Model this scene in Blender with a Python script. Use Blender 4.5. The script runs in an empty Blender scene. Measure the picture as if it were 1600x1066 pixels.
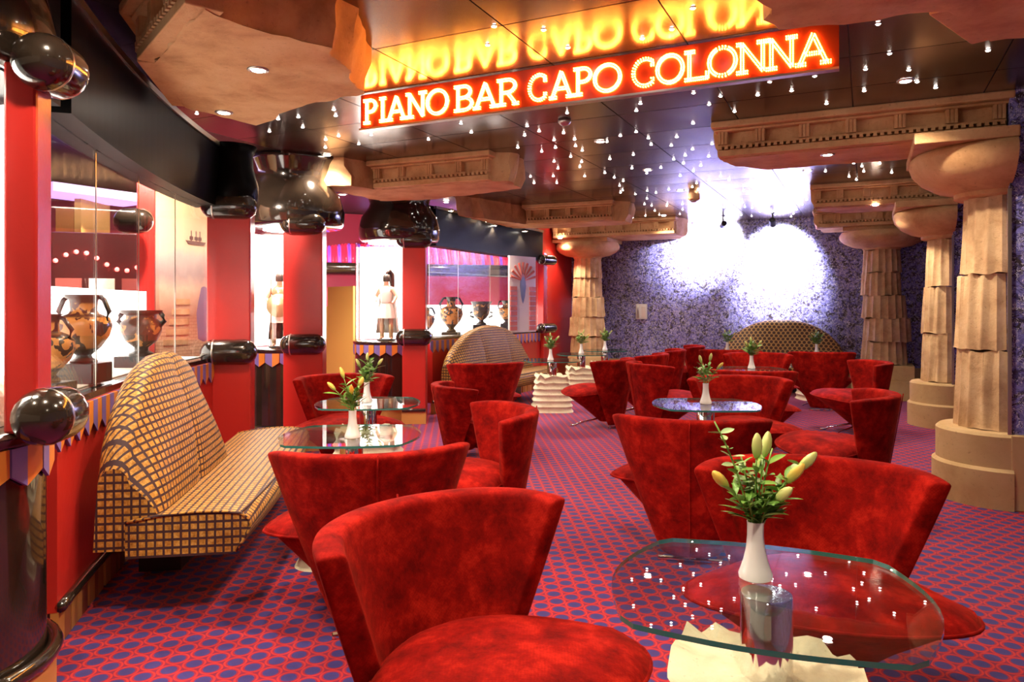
import bpy, bmesh, math, random
from mathutils import Vector, Matrix, noise
R = math.radians
random.seed(7)
SC = bpy.context.scene
COL = SC.collection

# ------------------------------------------------------------------ camera, world, exposure
F = 1145.0; HZ = 480.0; CX = 800.0; CAMZ = 1.35; YAW = R(25.74)
SN, CS = math.sin(YAW), math.cos(YAW)
cam_d = bpy.data.cameras.new('camera'); cam = bpy.data.objects.new('camera', cam_d); COL.objects.link(cam)
cam.location = (0, 0, CAMZ); cam.rotation_euler = (R(90), 0, YAW)
cam_d.sensor_fit = 'HORIZONTAL'; cam_d.sensor_width = 36.0; cam_d.lens = 36.0 * F / 1600.0
cam_d.shift_y = -(533.0 - HZ) / 1600.0
cam_d.clip_start = 0.05
SC.camera = cam
SC.view_settings.view_transform = 'Standard'; SC.view_settings.look = 'None'
SC.view_settings.gamma = 1.0; SC.view_settings.use_curve_mapping = False
SC.view_settings.exposure = 1.45
wd = bpy.data.worlds.new('world'); SC.world = wd; wd.use_nodes = True
wd.node_tree.nodes['Background'].inputs[0].default_value = (1.0, 0.72, 0.5, 1)
wd.node_tree.nodes['Background'].inputs[1].default_value = 0.085
CEIL = 2.80

def W(f, r):                       # distance ahead / to the right of the camera -> plan position
    return (-SN * f + CS * r, CS * f + SN * r)
def PX(x, y, z):                   # pixel on a horizontal plane at height z -> plan position
    f = (CAMZ - z) * F / (y - HZ)
    return W(f, (x - CX) / F * f)
def PXY(x, Y):                     # pixel column on the plane Y = const -> X
    k = (x - CX) / F
    return Y * (-SN + CS * k) / (CS + SN * k)

# ------------------------------------------------------------------ materials
def mat(name):
    m = bpy.data.materials.new(name); m.use_nodes = True
    return m, m.node_tree.nodes, m.node_tree.links, m.node_tree.nodes['Principled BSDF']
def setp(p, **k):
    names = dict(color='Base Color', rough='Roughness', metal='Metallic', coat='Coat Weight', coatr='Coat Roughness', sheen='Sheen Weight',
                 sheenr='Sheen Roughness', sheent='Sheen Tint', spec='Specular IOR Level', emit='Emission Color', es='Emission Strength', ior='IOR')
    for a, v in k.items():
        if isinstance(v, tuple) and len(v) == 3: v = v + (1,)
        p.inputs[names[a]].default_value = v
def simple(name, color, rough=.5, **k):
    m, n, l, p = mat(name); setp(p, color=color, rough=rough, **k); return m
def ramp(n, l, fac, stops):
    r = n.new('ShaderNodeValToRGB'); e = r.color_ramp.elements
    while len(e) < len(stops): e.new(.5)
    for i, (pos, c) in enumerate(stops):
        e[i].position = pos; e[i].color = tuple(c) + (1,) if len(c) == 3 else c
    l.new(fac, r.inputs[0]); return r.outputs[0]
def coords(n, l, kind='Object', scale=(1, 1, 1)):
    t = n.new('ShaderNodeTexCoord'); mp = n.new('ShaderNodeMapping'); mp.inputs['Scale'].default_value = scale
    l.new(t.outputs[kind], mp.inputs[0]); return mp.outputs[0]
def noise_n(n, l, vec, scale, detail=4, rough=.5, dist=0):
    t = n.new('ShaderNodeTexNoise'); t.inputs['Scale'].default_value = scale; t.inputs['Detail'].default_value = detail
    t.inputs['Roughness'].default_value = rough; t.inputs['Distortion'].default_value = dist; l.new(vec, t.inputs['Vector']); return t.outputs['Fac']
def bump(n, l, p, h, strength=.3, dist=.01):
    b = n.new('ShaderNodeBump'); b.inputs['Strength'].default_value = strength; b.inputs['Distance'].default_value = dist
    l.new(h, b.inputs['Height']); l.new(b.outputs[0], p.inputs['Normal'])
def mth(n, l, op, a, b=None, c=None):
    m = n.new('ShaderNodeMath'); m.operation = op
    for i, v in enumerate((a, b, c)):
        if v is None: continue
        if isinstance(v, (int, float)): m.inputs[i].default_value = v
        else: l.new(v, m.inputs[i])
    return m.outputs[0]
def mixc(n, l, fac, a, b):
    m = n.new('ShaderNodeMix'); m.data_type = 'RGBA'
    if isinstance(fac, (int, float)): m.inputs[0].default_value = fac
    else: l.new(fac, m.inputs[0])
    for s, v in ((6, a), (7, b)):
        if isinstance(v, tuple): m.inputs[s].default_value = v + (1,) if len(v) == 3 else v
        else: l.new(v, m.inputs[s])
    return m.outputs[2]
M = {}
def m_velvet():
    m, n, l, p = mat('red_velvet'); v = coords(n, l)
    big = noise_n(n, l, v, 9, 8, .72, .12); c = ramp(n, l, big, [(.36, (.12, .0016, .0012)), (.52, (.27, .0045, .0025)), (.68, (.50, .016, .007))])
    ck = n.new('ShaderNodeTexChecker'); ck.inputs['Scale'].default_value = 170; l.new(v, ck.inputs['Vector'])
    c2 = mixc(n, l, mth(n, l, 'MULTIPLY', ck.outputs['Fac'], .22), c, (.16, .002, .001))
    l.new(c2, p.inputs['Base Color']); setp(p, rough=.85, sheen=.25, sheenr=.3, sheent=(1, .12, .05), spec=.08)
    bump(n, l, p, mth(n, l, 'ADD', big, mth(n, l, 'MULTIPLY', ck.outputs['Fac'], .08)), .25, .012); return m
M['velvet'] = m_velvet()
def m_carpet():
    m, n, l, p = mat('oval_carpet'); v = coords(n, l); s = n.new('ShaderNodeSeparateXYZ'); l.new(v, s.inputs[0])
    A, B = .088, .152
    def lat(ox, oy):
        def cell(o, per, off):
            a = mth(n, l, 'FLOORED_MODULO', mth(n, l, 'ADD', o, off), per) if False else mth(n, l, 'WRAP', mth(n, l, 'ADD', o, off), per / 2, -per / 2)
            return a
        x = cell(s.outputs[0], A, ox); y = cell(s.outputs[1], B, oy)
        return mth(n, l, 'SQRT', mth(n, l, 'ADD', mth(n, l, 'MULTIPLY', x, x), mth(n, l, 'MULTIPLY', y, y)))
    d = mth(n, l, 'MINIMUM', lat(0, 0), lat(A / 2, B / 2))
    c = ramp(n, l, mth(n, l, 'DIVIDE', d, .055), [(0, (.04, .034, .185)), (.50, (.045, .038, .20)), (.54, (.32, .012, .042)), (.62, (.32, .012, .042)), (.66, (.58, .027, .02)), (.76, (.58, .027, .02)), (.80, (.23, .010, .052)), (1, (.26, .011, .045))])
    nz = noise_n(n, l, v, 350, 2); c = mixc(n, l, mth(n, l, 'MULTIPLY', nz, .35), c, (.06, .01, .04))
    l.new(c, p.inputs['Base Color']); setp(p, rough=.95, spec=.1, sheen=.15); bump(n, l, p, nz, .3, .004); return m
M['carpet'] = m_carpet()
def m_stone(name, c0, c1, c2, sc=5, bs=.5):
    m, n, l, p = mat(name); v = coords(n, l)
    a = noise_n(n, l, v, sc, 8, .65, .3); c = ramp(n, l, a, [(.3, c0), (.5, c1), (.7, c2)])
    pit = noise_n(n, l, v, 38, 5, .7); c = mixc(n, l, ramp(n, l, pit, [(.28, (.55,) * 3), (.40, (0,) * 3)]), c, (c0[0] * .45, c0[1] * .4, c0[2] * .35))
    l.new(c, p.inputs['Base Color']); setp(p, rough=.85, spec=.25)
    bump(n, l, p, mth(n, l, 'ADD', mth(n, l, 'MULTIPLY', a, .6), mth(n, l, 'MULTIPLY', pit, .5)), bs, .02); return m
M['stone'] = m_stone('warm_sandstone', (.42, .24, .11), (.60, .38, .20), (.70, .48, .27))
M['lintel'] = m_stone('bounce_lit_stone', (.44, .22, .09), (.62, .35, .16), (.70, .43, .22), 3.5, .35)  # column stone with the orange bounce light under the ceiling put into its colour
M['plinth'] = m_stone('ochre_plinth', (.48, .30, .13), (.58, .38, .18), (.64, .43, .22), 2.5, .12)
M['cream'] = m_stone('cream_stone', (.66, .54, .36), (.80, .70, .50), (.86, .78, .60), 7, .6)
def m_ceiling():
    m, n, l, p = mat('glossy_black_ceiling'); v = coords(n, l)
    setp(p, color=(.17, .11, .095), rough=.2, metal=.9)
    a = noise_n(n, l, v, .9, 2); l.new(ramp(n, l, a, [(.3, (.17,) * 3), (.7, (.27,) * 3)]), p.inputs['Roughness']); return m
M['ceil'] = m_ceiling()
M['joint'] = simple('dark_joint', (.02, .013, .012), .4)
def m_paper():
    m, n, l, p = mat('blue_swirl_wallpaper'); v = coords(n, l)
    nt = n.new('ShaderNodeTexNoise'); nt.inputs['Scale'].default_value = 9; nt.inputs['Detail'].default_value = 3; l.new(v, nt.inputs['Vector'])
    vm = n.new('ShaderNodeVectorMath'); vm.operation = 'MULTIPLY_ADD'; vm.inputs[1].default_value = (.16,) * 3; l.new(nt.outputs['Color'], vm.inputs[0]); l.new(v, vm.inputs[2])
    b = noise_n(n, l, vm.outputs[0], 13, 3, .6, 1.2)
    c = ramp(n, l, b, [(.38, (.035, .024, .03)), (.46, (.06, .05, .16)), (.52, (.15, .14, .46)), (.62, (.26, .25, .66)), (.72, (.05, .045, .14))])
    w = noise_n(n, l, vm.outputs[0], 21, 2, .5, 2.5)
    wl = mth(n, l, 'ABSOLUTE', mth(n, l, 'SUBTRACT', w, .5))
    br = noise_n(n, l, v, 30, 2)
    fac = mth(n, l, 'MULTIPLY', mth(n, l, 'LESS_THAN', wl, .028), mth(n, l, 'GREATER_THAN', br, .47))
    c = mixc(n, l, fac, c, (.72, .70, .88)); l.new(c, p.inputs['Base Color']); setp(p, rough=.38, spec=.5); return m
M['paper'] = m_paper()
def m_red():
    m, n, l, p = mat('red_lacquer'); v = coords(n, l); a = noise_n(n, l, v, 24, 5, .6, .4)
    setp(p, color=(.52, .022, .016), rough=.32, coat=.25, coatr=.15); bump(n, l, p, a, .12, .01); return m
M['red'] = m_red()
M['pink'] = simple('raspberry_wall', (.55, .045, .10), .45)
M['yellow'] = simple('yellow_wall', (.72, .44, .10), .55)
def m_black():
    m, n, l, p = mat('bronze_black_lacquer'); v = coords(n, l); a = noise_n(n, l, v, 6, 5)
    l.new(ramp(n, l, a, [(.3, (.022, .014, .010)), (.7, (.045, .030, .020))]), p.inputs['Base Color']); setp(p, rough=.16, metal=.3, coat=1.0, coatr=.06); return m
M['black'] = m_black()
M['fascia'] = simple('black_fascia', (.003, .0024, .002), .38, spec=.07)
M['purple'] = simple('purple_paint', (.20, .14, .42), .4)
M['orange'] = simple('orange_paint', (.70, .22, .03), .4)
M['chrome'] = simple('chrome', (.86, .84, .82), .07, metal=1.0)
M['ceramic'] = simple('white_ceramic', (.86, .82, .78), .22, coat=.5)
M['dark'] = simple('black_pedestal', (.02, .016, .014), .35)
M['leaf'] = simple('green_leaf', (.16, .33, .05), .45)
M['leafp'] = simple('pale_leaf', (.34, .46, .20), .45)
M['stem'] = simple('green_stem', (.20, .36, .06), .5)
def m_bud(name, a, b):
    m, n, l, p = mat(name); v = coords(n, l, 'Generated'); s = n.new('ShaderNodeSeparateXYZ'); l.new(v, s.inputs[0])
    l.new(ramp(n, l, s.outputs[2], [(.1, a), (.7, b)]), p.inputs['Base Color']); setp(p, rough=.4); return m
M['bud'] = m_bud('yellow_bud', (.42, .46, .10), (.80, .52, .08)); M['budg'] = m_bud('green_bud', (.36, .50, .12), (.62, .62, .20)); M['budo'] = m_bud('orange_bud', (.60, .42, .08), (.82, .30, .04))
def emis(name, c, s, base=(.8, .8, .8)):
    m, n, l, p = mat(name); setp(p, color=base, rough=.4, emit=c, es=s); return m
M['litpanel'] = emis('backlit_white_panel', (1, .97, .93), 1.6)
M['star'] = emis('star_lamp', (1, .93, .84), 26)
M['lamp'] = emis('downlight_lens', (1, .90, .76), 40)
M['led'] = emis('amber_led', (1, .40, .045), 20)
M['steel'] = simple('brushed_trim', (.55, .50, .45), .3, metal=1.0)
def m_glass(name, tint, rough=.0, ior=1.5):
    m, n, l, p = mat(name); n.remove(p); o = n['Material Output']
    t = n.new('ShaderNodeBsdfTransparent'); t.inputs[0].default_value = tint + (1,)
    g = n.new('ShaderNodeBsdfGlossy'); g.inputs['Roughness'].default_value = rough
    lw = n.new('ShaderNodeLayerWeight'); lw.inputs[0].default_value = .5; f0 = ((ior - 1) / (ior + 1)) ** 2
    fr = mth(n, l, 'MULTIPLY_ADD', mth(n, l, 'POWER', lw.outputs['Facing'], 5.0), 1 - f0, f0)
    x = n.new('ShaderNodeMixShader'); l.new(fr, x.inputs[0]); l.new(t.outputs[0], x.inputs[1]); l.new(g.outputs[0], x.inputs[2]); l.new(x.outputs[0], o.inputs[0]); return m
M['glass'] = m_glass('clear_glass', (.97, .98, .97)); M['tableglass'] = m_glass('table_glass', (.92, .95, .93), 0, 1.65)
M['glassedge'] = simple('green_glass_edge', (.03, .20, .17), .08, coat=1)
M['signglass'] = simple('red_sign_panel', (.30, .028, .010), .22)
M['tube'] = simple('ruby_glass_tube', (.65, .03, .07), .1, coat=1, emit=(.9, .03, .08), es=.5)
M['tubev'] = simple('violet_glass_tube', (.30, .10, .55), .1, coat=1, emit=(.4, .1, .8), es=.4)
M['bottle'] = simple('grey_plastic', (.70, .68, .65), .5)
M['wood0'] = simple('honey_wood', (.50, .22, .055), .4); M['wood1'] = simple('amber_wood', (.62, .31, .08), .4); M['wood2'] = simple('chestnut_wood', (.33, .11, .035), .4)
def m_check():
    m, n, l, p = mat('gold_check_fabric'); t = n.new('ShaderNodeTexCoord'); s = n.new('ShaderNodeSeparateXYZ'); l.new(t.outputs['UV'], s.inputs[0])
    P = .035
    def line(o, w):
        a = mth(n, l, 'ABSOLUTE', mth(n, l, 'WRAP', o, P / 2, -P / 2)); return mth(n, l, 'LESS_THAN', a, w)
    v = coords(n, l); nz = noise_n(n, l, v, 60, 4, .7); c = ramp(n, l, nz, [(.3, (.26, .10, .014)), (.5, (.50, .24, .040)), (.7, (.70, .42, .11))])
    f = mth(n, l, 'MAXIMUM', line(s.outputs[0], .0048), line(s.outputs[1], .0056))
    l.new(mixc(n, l, f, c, (.060, .028, .030)), p.inputs['Base Color']); setp(p, rough=.5, spec=.25); bump(n, l, p, mth(n, l, 'SUBTRACT', nz, mth(n, l, 'MULTIPLY', f, .8)), .3, .006); return m
M['check'] = m_check()
def m_scale():
    m, n, l, p = mat('bronze_scale_fabric'); t = n.new('ShaderNodeTexCoord'); s = n.new('ShaderNodeSeparateXYZ'); l.new(t.outputs['UV'], s.inputs[0])
    A, B = .07, .10
    def lat(o):
        x = mth(n, l, 'WRAP', mth(n, l, 'ADD', s.outputs[0], A * o), A / 2, -A / 2); y = mth(n, l, 'WRAP', mth(n, l, 'ADD', s.outputs[1], B * o), B / 2, -B / 2)
        return mth(n, l, 'SQRT', mth(n, l, 'ADD', mth(n, l, 'MULTIPLY', x, x), mth(n, l, 'MULTIPLY', y, y)))
    d = mth(n, l, 'MINIMUM', lat(0), lat(.5)); c = ramp(n, l, mth(n, l, 'DIVIDE', d, .04), [(0, (.05, .018, .008)), (.55, (.07, .025, .01)), (.7, (.46, .25, .07)), (1, (.52, .30, .09))])
    l.new(c, p.inputs['Base Color']); setp(p, rough=.5); return m
M['scale'] = m_scale()
def m_vase(name, ground, fig, thr=.53):
    m, n, l, p = mat(name); v = coords(n, l, 'Object'); g = coords(n, l, 'Generated'); s = n.new('ShaderNodeSeparateXYZ'); l.new(g, s.inputs[0])
    a = noise_n(n, l, v, 15, 2, .4, 1.5); f = mth(n, l, 'GREATER_THAN', a, thr)
    c = mixc(n, l, f, ground, fig)
    band = ramp(n, l, s.outputs[2], [(0, (1,) * 3), (.20, (1,) * 3), (.23, (0,) * 3), (.66, (0,) * 3), (.69, (1,) * 3), (.74, (0,) * 3), (.86, (0,) * 3), (.89, (1,) * 3)])
    l.new(mixc(n, l, band, c, (.045, .026, .016)), p.inputs['Base Color']); setp(p, rough=.3, coat=.3); return m
M['vase1'] = m_vase('redfigure_terracotta', (.62, .24, .06), (.05, .025, .015)); M['vase2'] = m_vase('blackfigure_terracotta', (.07, .035, .02), (.55, .22, .06), .56)
def m_mural():
    m, n, l, p = mat('harbour_mural'); g = coords(n, l, 'Generated'); s = n.new('ShaderNodeSeparateXYZ'); l.new(g, s.inputs[0]); z = s.outputs[2]
    a = noise_n(n, l, g, 5, 6, .6, .8); zz = mth(n, l, 'ADD', z, mth(n, l, 'MULTIPLY', mth(n, l, 'SUBTRACT', a, .5), .10))
    c = ramp(n, l, zz, [(0, (.52, .30, .16)), (.28, (.66, .42, .26)), (.40, (.44, .25, .16)), (.52, (.76, .58, .44)), (.58, (.42, .36, .36)), (.66, (.62, .55, .50)), (.70, (.80, .66, .46)), (1, (.72, .32, .12))])
    br = n.new('ShaderNodeTexBrick'); br.inputs['Scale'].default_value = 9; br.inputs['Color1'].default_value = br.inputs['Color2'].default_value = (0, 0, 0, 1); br.inputs['Mortar'].default_value = (1, 1, 1, 1)
    l.new(coords(n, l, 'UV'), br.inputs['Vector'])
    low = mth(n, l, 'LESS_THAN', zz, .40); c = mixc(n, l, mth(n, l, 'MULTIPLY', mth(n, l, 'MULTIPLY', br.outputs['Color'], low), .6), c, (.25, .12, .07))
    l.new(c, p.inputs['Base Color']); setp(p, rough=.6); return m
M['mural'] = m_mural()
M['mural_red'] = simple('mural_rose_paint', (.62, .16, .13), .5); M['mural_white'] = simple('mural_white_paint', (.82, .74, .72), .5); M['mural_blue'] = simple('mural_blue_paint', (.16, .20, .36), .5)
M['marble'] = simple('pale_plaster', (.80, .76, .70), .5); M['skin'] = simple('painted_skin', (.62, .38, .26), .5); M['hair'] = simple('dark_hair', (.05, .025, .018), .6)
M['armor'] = simple('bronze_armor', (.55, .40, .22), .3, metal=.7); M['cloth'] = simple('white_cloth', (.85, .82, .78), .8); M['cape'] = simple('dark_cape', (.16, .11, .10), .8)
M['rock'] = m_stone('pink_rock', (.50, .34, .28), (.70, .54, .46), (.80, .68, .60), 9, .8)
M['cabinet'] = simple('dark_cabinet', (.05, .02, .02), .3, coat=.5)
M['neon'] = emis('red_bulb', (1, .06, .05), 5); M['violet'] = emis('violet_cove_light', (.45, .25, .9), 1.2); M['screen'] = emis('lit_screen', (1, .55, .3), .5)

# ------------------------------------------------------------------ mesh helpers
class MB:
    def __init__(s): s.v = []; s.f = []; s.m = []; s.uv = []
    def add(s, vs, fs, mi=0, uv=None):
        b = len(s.v); s.v += [tuple(v) for v in vs]
        s.f += [tuple(b + i for i in f) for f in fs]; s.m += [mi] * len(fs)
        s.uv += (uv if uv else [(v[0] + v[1], v[2]) for v in vs]); return s
    def box(s, c, d, rz=0, mi=0):
        x, y, z = (k / 2 for k in d); ca, sa = math.cos(rz), math.sin(rz)
        vs = []
        for q in ((-x, -y, -z), (x, -y, -z), (x, y, -z), (-x, y, -z), (-x, -y, z), (x, -y, z), (x, y, z), (-x, y, z)):
            vs.append((c[0] + q[0] * ca - q[1] * sa, c[1] + q[0] * sa + q[1] * ca, c[2] + q[2]))
        return s.add(vs, [(0, 3, 2, 1), (4, 5, 6, 7), (0, 1, 5, 4), (1, 2, 6, 5), (2, 3, 7, 6), (3, 0, 4, 7)], mi)
    def lathe(s, prof, n=32, c=(0, 0), a0=0, a1=2 * math.pi, rf=None, mi=0, cap=True):
        full = abs(a1 - a0 - 2 * math.pi) < 1e-6; k = n if full else n + 1; vs = []
        for j, (r, z) in enumerate(prof):
            for i in range(k):
                a = a0 + (a1 - a0) * i / n; dr, dz = rf(a, j) if rf else (0, 0)
                vs.append((c[0] + (r + dr) * math.cos(a), c[1] + (r + dr) * math.sin(a), z + dz))
        fs = []
        for j in range(len(prof) - 1):
            for i in range(n):
                i2 = (i + 1) % k; fs.append((j * k + i, j * k + i2, (j + 1) * k + i2, (j + 1) * k + i))
        if cap:
            if prof[0][0] > 1e-5: fs.append(tuple(reversed(range(k))))
            if prof[-1][0] > 1e-5: fs.append(tuple((len(prof) - 1) * k + i for i in range(k)))
            if not full: fs.append(tuple(j * k for j in range(len(prof)))); fs.append(tuple(j * k + n for j in reversed(range(len(prof)))))
        return s.add(vs, fs, mi)
    def tube(s, pts, rad, n=8, mi=0):
        pts = [Vector(p) for p in pts]; m = len(pts); rad = rad if isinstance(rad, (list, tuple)) else [rad] * m
        vs = []; up = Vector((0, 0, 1))
        for i, p in enumerate(pts):
            d = (pts[min(i + 1, m - 1)] - pts[max(i - 1, 0)]).normalized(); u = d.cross(up)
            if u.length < .05: u = d.cross(Vector((0, 1, 0)))
            u.normalize(); w = u.cross(d)
            for k in range(n):
                a = 2 * math.pi * k / n; vs.append(p + (u * math.cos(a) + w * math.sin(a)) * rad[i])
        fs = [(i * n + k, i * n + (k + 1) % n, (i + 1) * n + (k + 1) % n, (i + 1) * n + k) for i in range(m - 1) for k in range(n)]
        fs += [tuple(reversed(range(n))), tuple((m - 1) * n + k for k in range(n))]
        return s.add(vs, fs, mi)
    def prism(s, poly, z0, z1, mi=0, mside=None):
        n = len(poly); vs = [(p[0], p[1], z0) for p in poly] + [(p[0], p[1], z1) for p in poly]
        s.add(vs, [tuple(reversed(range(n))), tuple(range(n, 2 * n))], mi)
        return s.add(vs, [(i, (i + 1) % n, n + (i + 1) % n, n + i) for i in range(n)], mi if mside is None else mside)
    def build(s, name, mats, parent=None, loc=(0, 0, 0), rz=0, smooth=False, bev=0, sub=0, auto=None):
        me = bpy.data.meshes.new(name); me.from_pydata(s.v, [], s.f)
        for m_ in (mats if isinstance(mats, (list, tuple)) else [mats]): me.materials.append(M[m_])
        me.polygons.foreach_set('material_index', s.m)
        ul = me.uv_layers.new(name='UVMap')
        for lp in me.loops: ul.data[lp.index].uv = s.uv[lp.vertex_index]
        bm = bmesh.new(); bm.from_mesh(me); bmesh.ops.recalc_face_normals(bm, faces=bm.faces); bm.to_mesh(me); bm.free()
        if smooth: me.polygons.foreach_set('use_smooth', [True] * len(me.polygons))
        if auto: me.set_sharp_from_angle(angle=R(auto))
        o = bpy.data.objects.new(name, me); COL.objects.link(o); o.location = loc; o.rotation_euler = (0, 0, rz); o.parent = parent
        if bev:
            b = o.modifiers.new('bevel', 'BEVEL'); b.width = bev; b.segments = 2; b.limit_method = 'ANGLE'
        if sub:
            b = o.modifiers.new('subdiv', 'SUBSURF'); b.levels = b.render_levels = sub
        me.update(); return o
def tag(o, label, cat=None, group=None, kind=None):
    o['label'] = label
    if cat: o['category'] = cat
    if group: o['group'] = group
    if kind: o['kind'] = kind
    return o
def empty(name, loc=(0, 0, 0), rz=0):
    o = bpy.data.objects.new(name, None); COL.objects.link(o); o.location = loc; o.rotation_euler = (0, 0, rz); o.empty_display_size = .05; return o
def copy_tree(o, parent=None):
    c = o.copy(); COL.objects.link(c); c.parent = parent
    for ch in list(o.children): copy_tree(ch, c)
    return c
def spot(loc, energy, size=110, color=(1, .84, .64), rad=.035, target=None, blend=.5, name='spot_light', parent=None):
    d = bpy.data.lights.new(name, 'SPOT'); d.energy = energy; d.spot_size = R(size); d.spot_blend = blend; d.color = color; d.shadow_soft_size = rad
    o = bpy.data.objects.new(name, d); COL.objects.link(o); o.location = loc
    if target: o.rotation_euler = (Vector(target) - Vector(loc)).to_track_quat('-Z', 'Y').to_euler()
    o.parent = parent; return o

# ------------------------------------------------------------------ the setting
BW = 12.75
o = MB().box((-3.2, 4.6, -.05), (14.4, 17.6, .1)).build('floor', 'carpet'); tag(o, 'red carpet with blue dots ringed in orange', 'floor', kind='structure')
o = MB().box((-3.2, 4.6, CEIL + .06), (14.4, 17.6, .1)).build('ceiling', 'joint'); tag(o, 'glossy black ceiling set with tiny star lamps', 'ceiling', kind='structure')
ceil_obj = o
pm = None
for i in range(9):
    for j in range(24):
        x = -4.88 + .8 * i + .4; y = -2.48 + .65 * j + .325
        if y > BW + .2: continue
        if pm is None:
            q = MB().box((0, 0, 0), (.792, .642, .012)).build('ceiling_panel', 'ceil', ceil_obj); pm = q
        else:
            q = pm.copy(); COL.objects.link(q); q.parent = ceil_obj
        q.location = (x, y, CEIL + .004)
o = MB().box((-2.0, BW + .06, 1.4), (6.2, .1, 2.8)).build('wall_back', 'paper'); tag(o, 'blue and black swirl patterned end wall', 'wall', kind='structure')
o = MB().box((1.6, BW + .06, 1.4), (1.0, .1, 2.8)).build('wall_back', 'paper'); tag(o, 'blue patterned wall behind the far piers', 'wall', kind='structure')
o = MB().box((2.15, 5, 1.4), (.1, 15.6, 2.8)).build('wall_right', 'paper'); tag(o, 'blue patterned side wall behind the piers', 'wall', kind='structure')
o = MB().box((-2.0, BW - .05, .21), (6.0, .1, .42)).build('baseboard_back', 'plinth'); tag(o, 'tall ochre plinth along the blue wall', 'baseboard', kind='structure')
o = MB().box((-4.98, 12.0, 1.4), (.12, 1.6, 2.8)).build('wall_left', 'red'); tag(o, 'red wall beside the fluted column', 'wall', kind='structure')

# piers with engaged half columns
def flute(nf, depth, seed, brk=.0):
    def f(a, j):
        k = (a * nf / (2 * math.pi)) % 1.0; d = -depth * math.sin(math.pi * k) ** .8
        b = noise.noise(Vector((math.cos(a) * 2.2, math.sin(a) * 2.2, seed + j * 1.7))) * brk
        return d + b * .4, b * (1 if j in (0, f.last) else .0)
    f.last = 99; return f
def drum(root, c, z0, z1, r0, r1, a0, a1, n, seed, off=(0, 0)):
    fl = flute(18, r0 * .075, seed, .03); prof = [(r1 * 1.01, z0), (r1, z0 + .015), ((r0 + r1) / 2, (z0 + z1) / 2), (r0, z1 - .015), (r0 * .99, z1)]; fl.last = 4
    return MB().lathe(prof, n, (c[0] + off[0], c[1] + off[1]), a0, a1, fl).build('column_drum', 'stone', root, smooth=True, auto=50)
def half_column(Yf, label, plabel):
    xp, r = .87, .275; yc = Yf + .36; root = empty('fluted_column', (0, 0, 0)); a0, a1 = R(88), R(272)
    for k, (rb, z0, z1) in enumerate(((.43, 0, .27), (.405, .27, .50))):
        MB().lathe([(rb, z0), (rb, z1 - .02), (rb - .02, z1)], 40, (xp, yc), a0, a1).build('base_step', 'plinth', root, smooth=True, auto=40)
    zs = [.50, 1.05, 1.58, 2.12]
    offs = [(0, 0), (-.012, .012), (.015, -.01)]
    for k in range(3):
        drum(root, (xp, yc), zs[k] + .003, zs[k + 1], r * (1.0 - .05 * k) * 1.0 - .006, r * (1.06 - .05 * k), a0, a1, 90, Yf + k, offs[k])
    MB().lathe([(.27, 2.12), (.29, 2.13), (.29, 2.16), (.40, 2.19), (.50, 2.25), (.56, 2.32), (.58, 2.38), (.575, 2.42), (.545, 2.45)], 48, (xp, yc), a0, a1).build('capital', 'lintel', root, smooth=True, auto=50)
    MB().box((xp - .27, yc, 2.49), (.60, 1.10, .075)).build('abacus', 'lintel', root, bev=.008)
    tag(root, label, 'column', 'engaged columns on the piers')
    pr = MB().box((xp + .635, yc, 1.4), (1.27, .72, 2.8)).build('wall_pier', 'paper'); tag(pr, plabel, 'pier', kind='structure')
    MB().box((xp + .63, yc, .25), (1.26, .82, .50)).build('pier_base', 'plinth', pr, bev=.008)
    MB().box((xp - .004, yc - .372, 1.32), (.022, .022, 1.64)).build('corner_strip', 'steel', pr)
half_column(5.85, 'engaged fluted half column nearest the front glass table, on a two-step ochre base', 'blue papered pier behind the front half column')
half_column(9.35, 'engaged fluted half column further along, between the front half column and the end wall', 'blue papered pier behind the further half column')

def round_column(x, y, r, zbase, widths, offs, label, square):
    root = empty('fluted_column', (0, 0, 0))
    if square:
        MB().box((x + .05, y, .14), (.92, .78, .28)).build('base_step', 'plinth', root, bev=.01); MB().box((x + .05, y, .39), (.74, .70, .22)).build('base_step', 'plinth', root, bev=.01)
    else:
        MB().lathe([(r * 1.45, 0), (r * 1.45, .25), (r * 1.4, .27)], 40, (x, y)).build('base_step', 'plinth', root, smooth=True, auto=40)
        MB().lathe([(r * 1.3, .27), (r * 1.3, zbase - .02), (r * 1.26, zbase)], 40, (x, y)).build('base_step', 'plinth', root, smooth=True, auto=40)
    z = zbase; nz = len(widths); h = (2.20 - zbase) / nz
    for k, w in enumerate(widths):
        drum(root, (x, y), z + .004, z + h, r * w * .98, r * w * 1.05, 0, 2 * math.pi, 144, x * 3 + k * 2.3, offs[k]); z += h
    MB().lathe([(r * .9, 2.20), (r * .95, 2.23), (r * 1.45, 2.255), (r * 1.85, 2.31), (r * 2.06, 2.37), (r * 2.08, 2.42), (r * 1.98, 2.47)], 48, (x, y)).build('capital', 'lintel', root, smooth=True, auto=50)
    MB().box((x, y, 2.50), (r * 3.7, min(r * 3.7, .86), .06)).build('abacus', 'lintel', root, bev=.008)
    tag(root, label, 'column')
round_column(.22, 12.28, .28, .50, [1.08, 1.12, 1.04, .94, .90], [(.03, 0), (.07, 0), (.03, -.01), (-.01, .01), (0, 0)], 'round column of shifted fluted drums at the right end of the blue wall, square stepped base', True)
round_column(-4.42, 12.25, .27, .50, [1.10, 1.14, 1.04, .94, .90], [(.0, 0), (-.01, 0), (.02, -.01), (-.01, .01), (0, 0)], 'round column of stacked fluted drums between red wall and blue wall', False)

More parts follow.
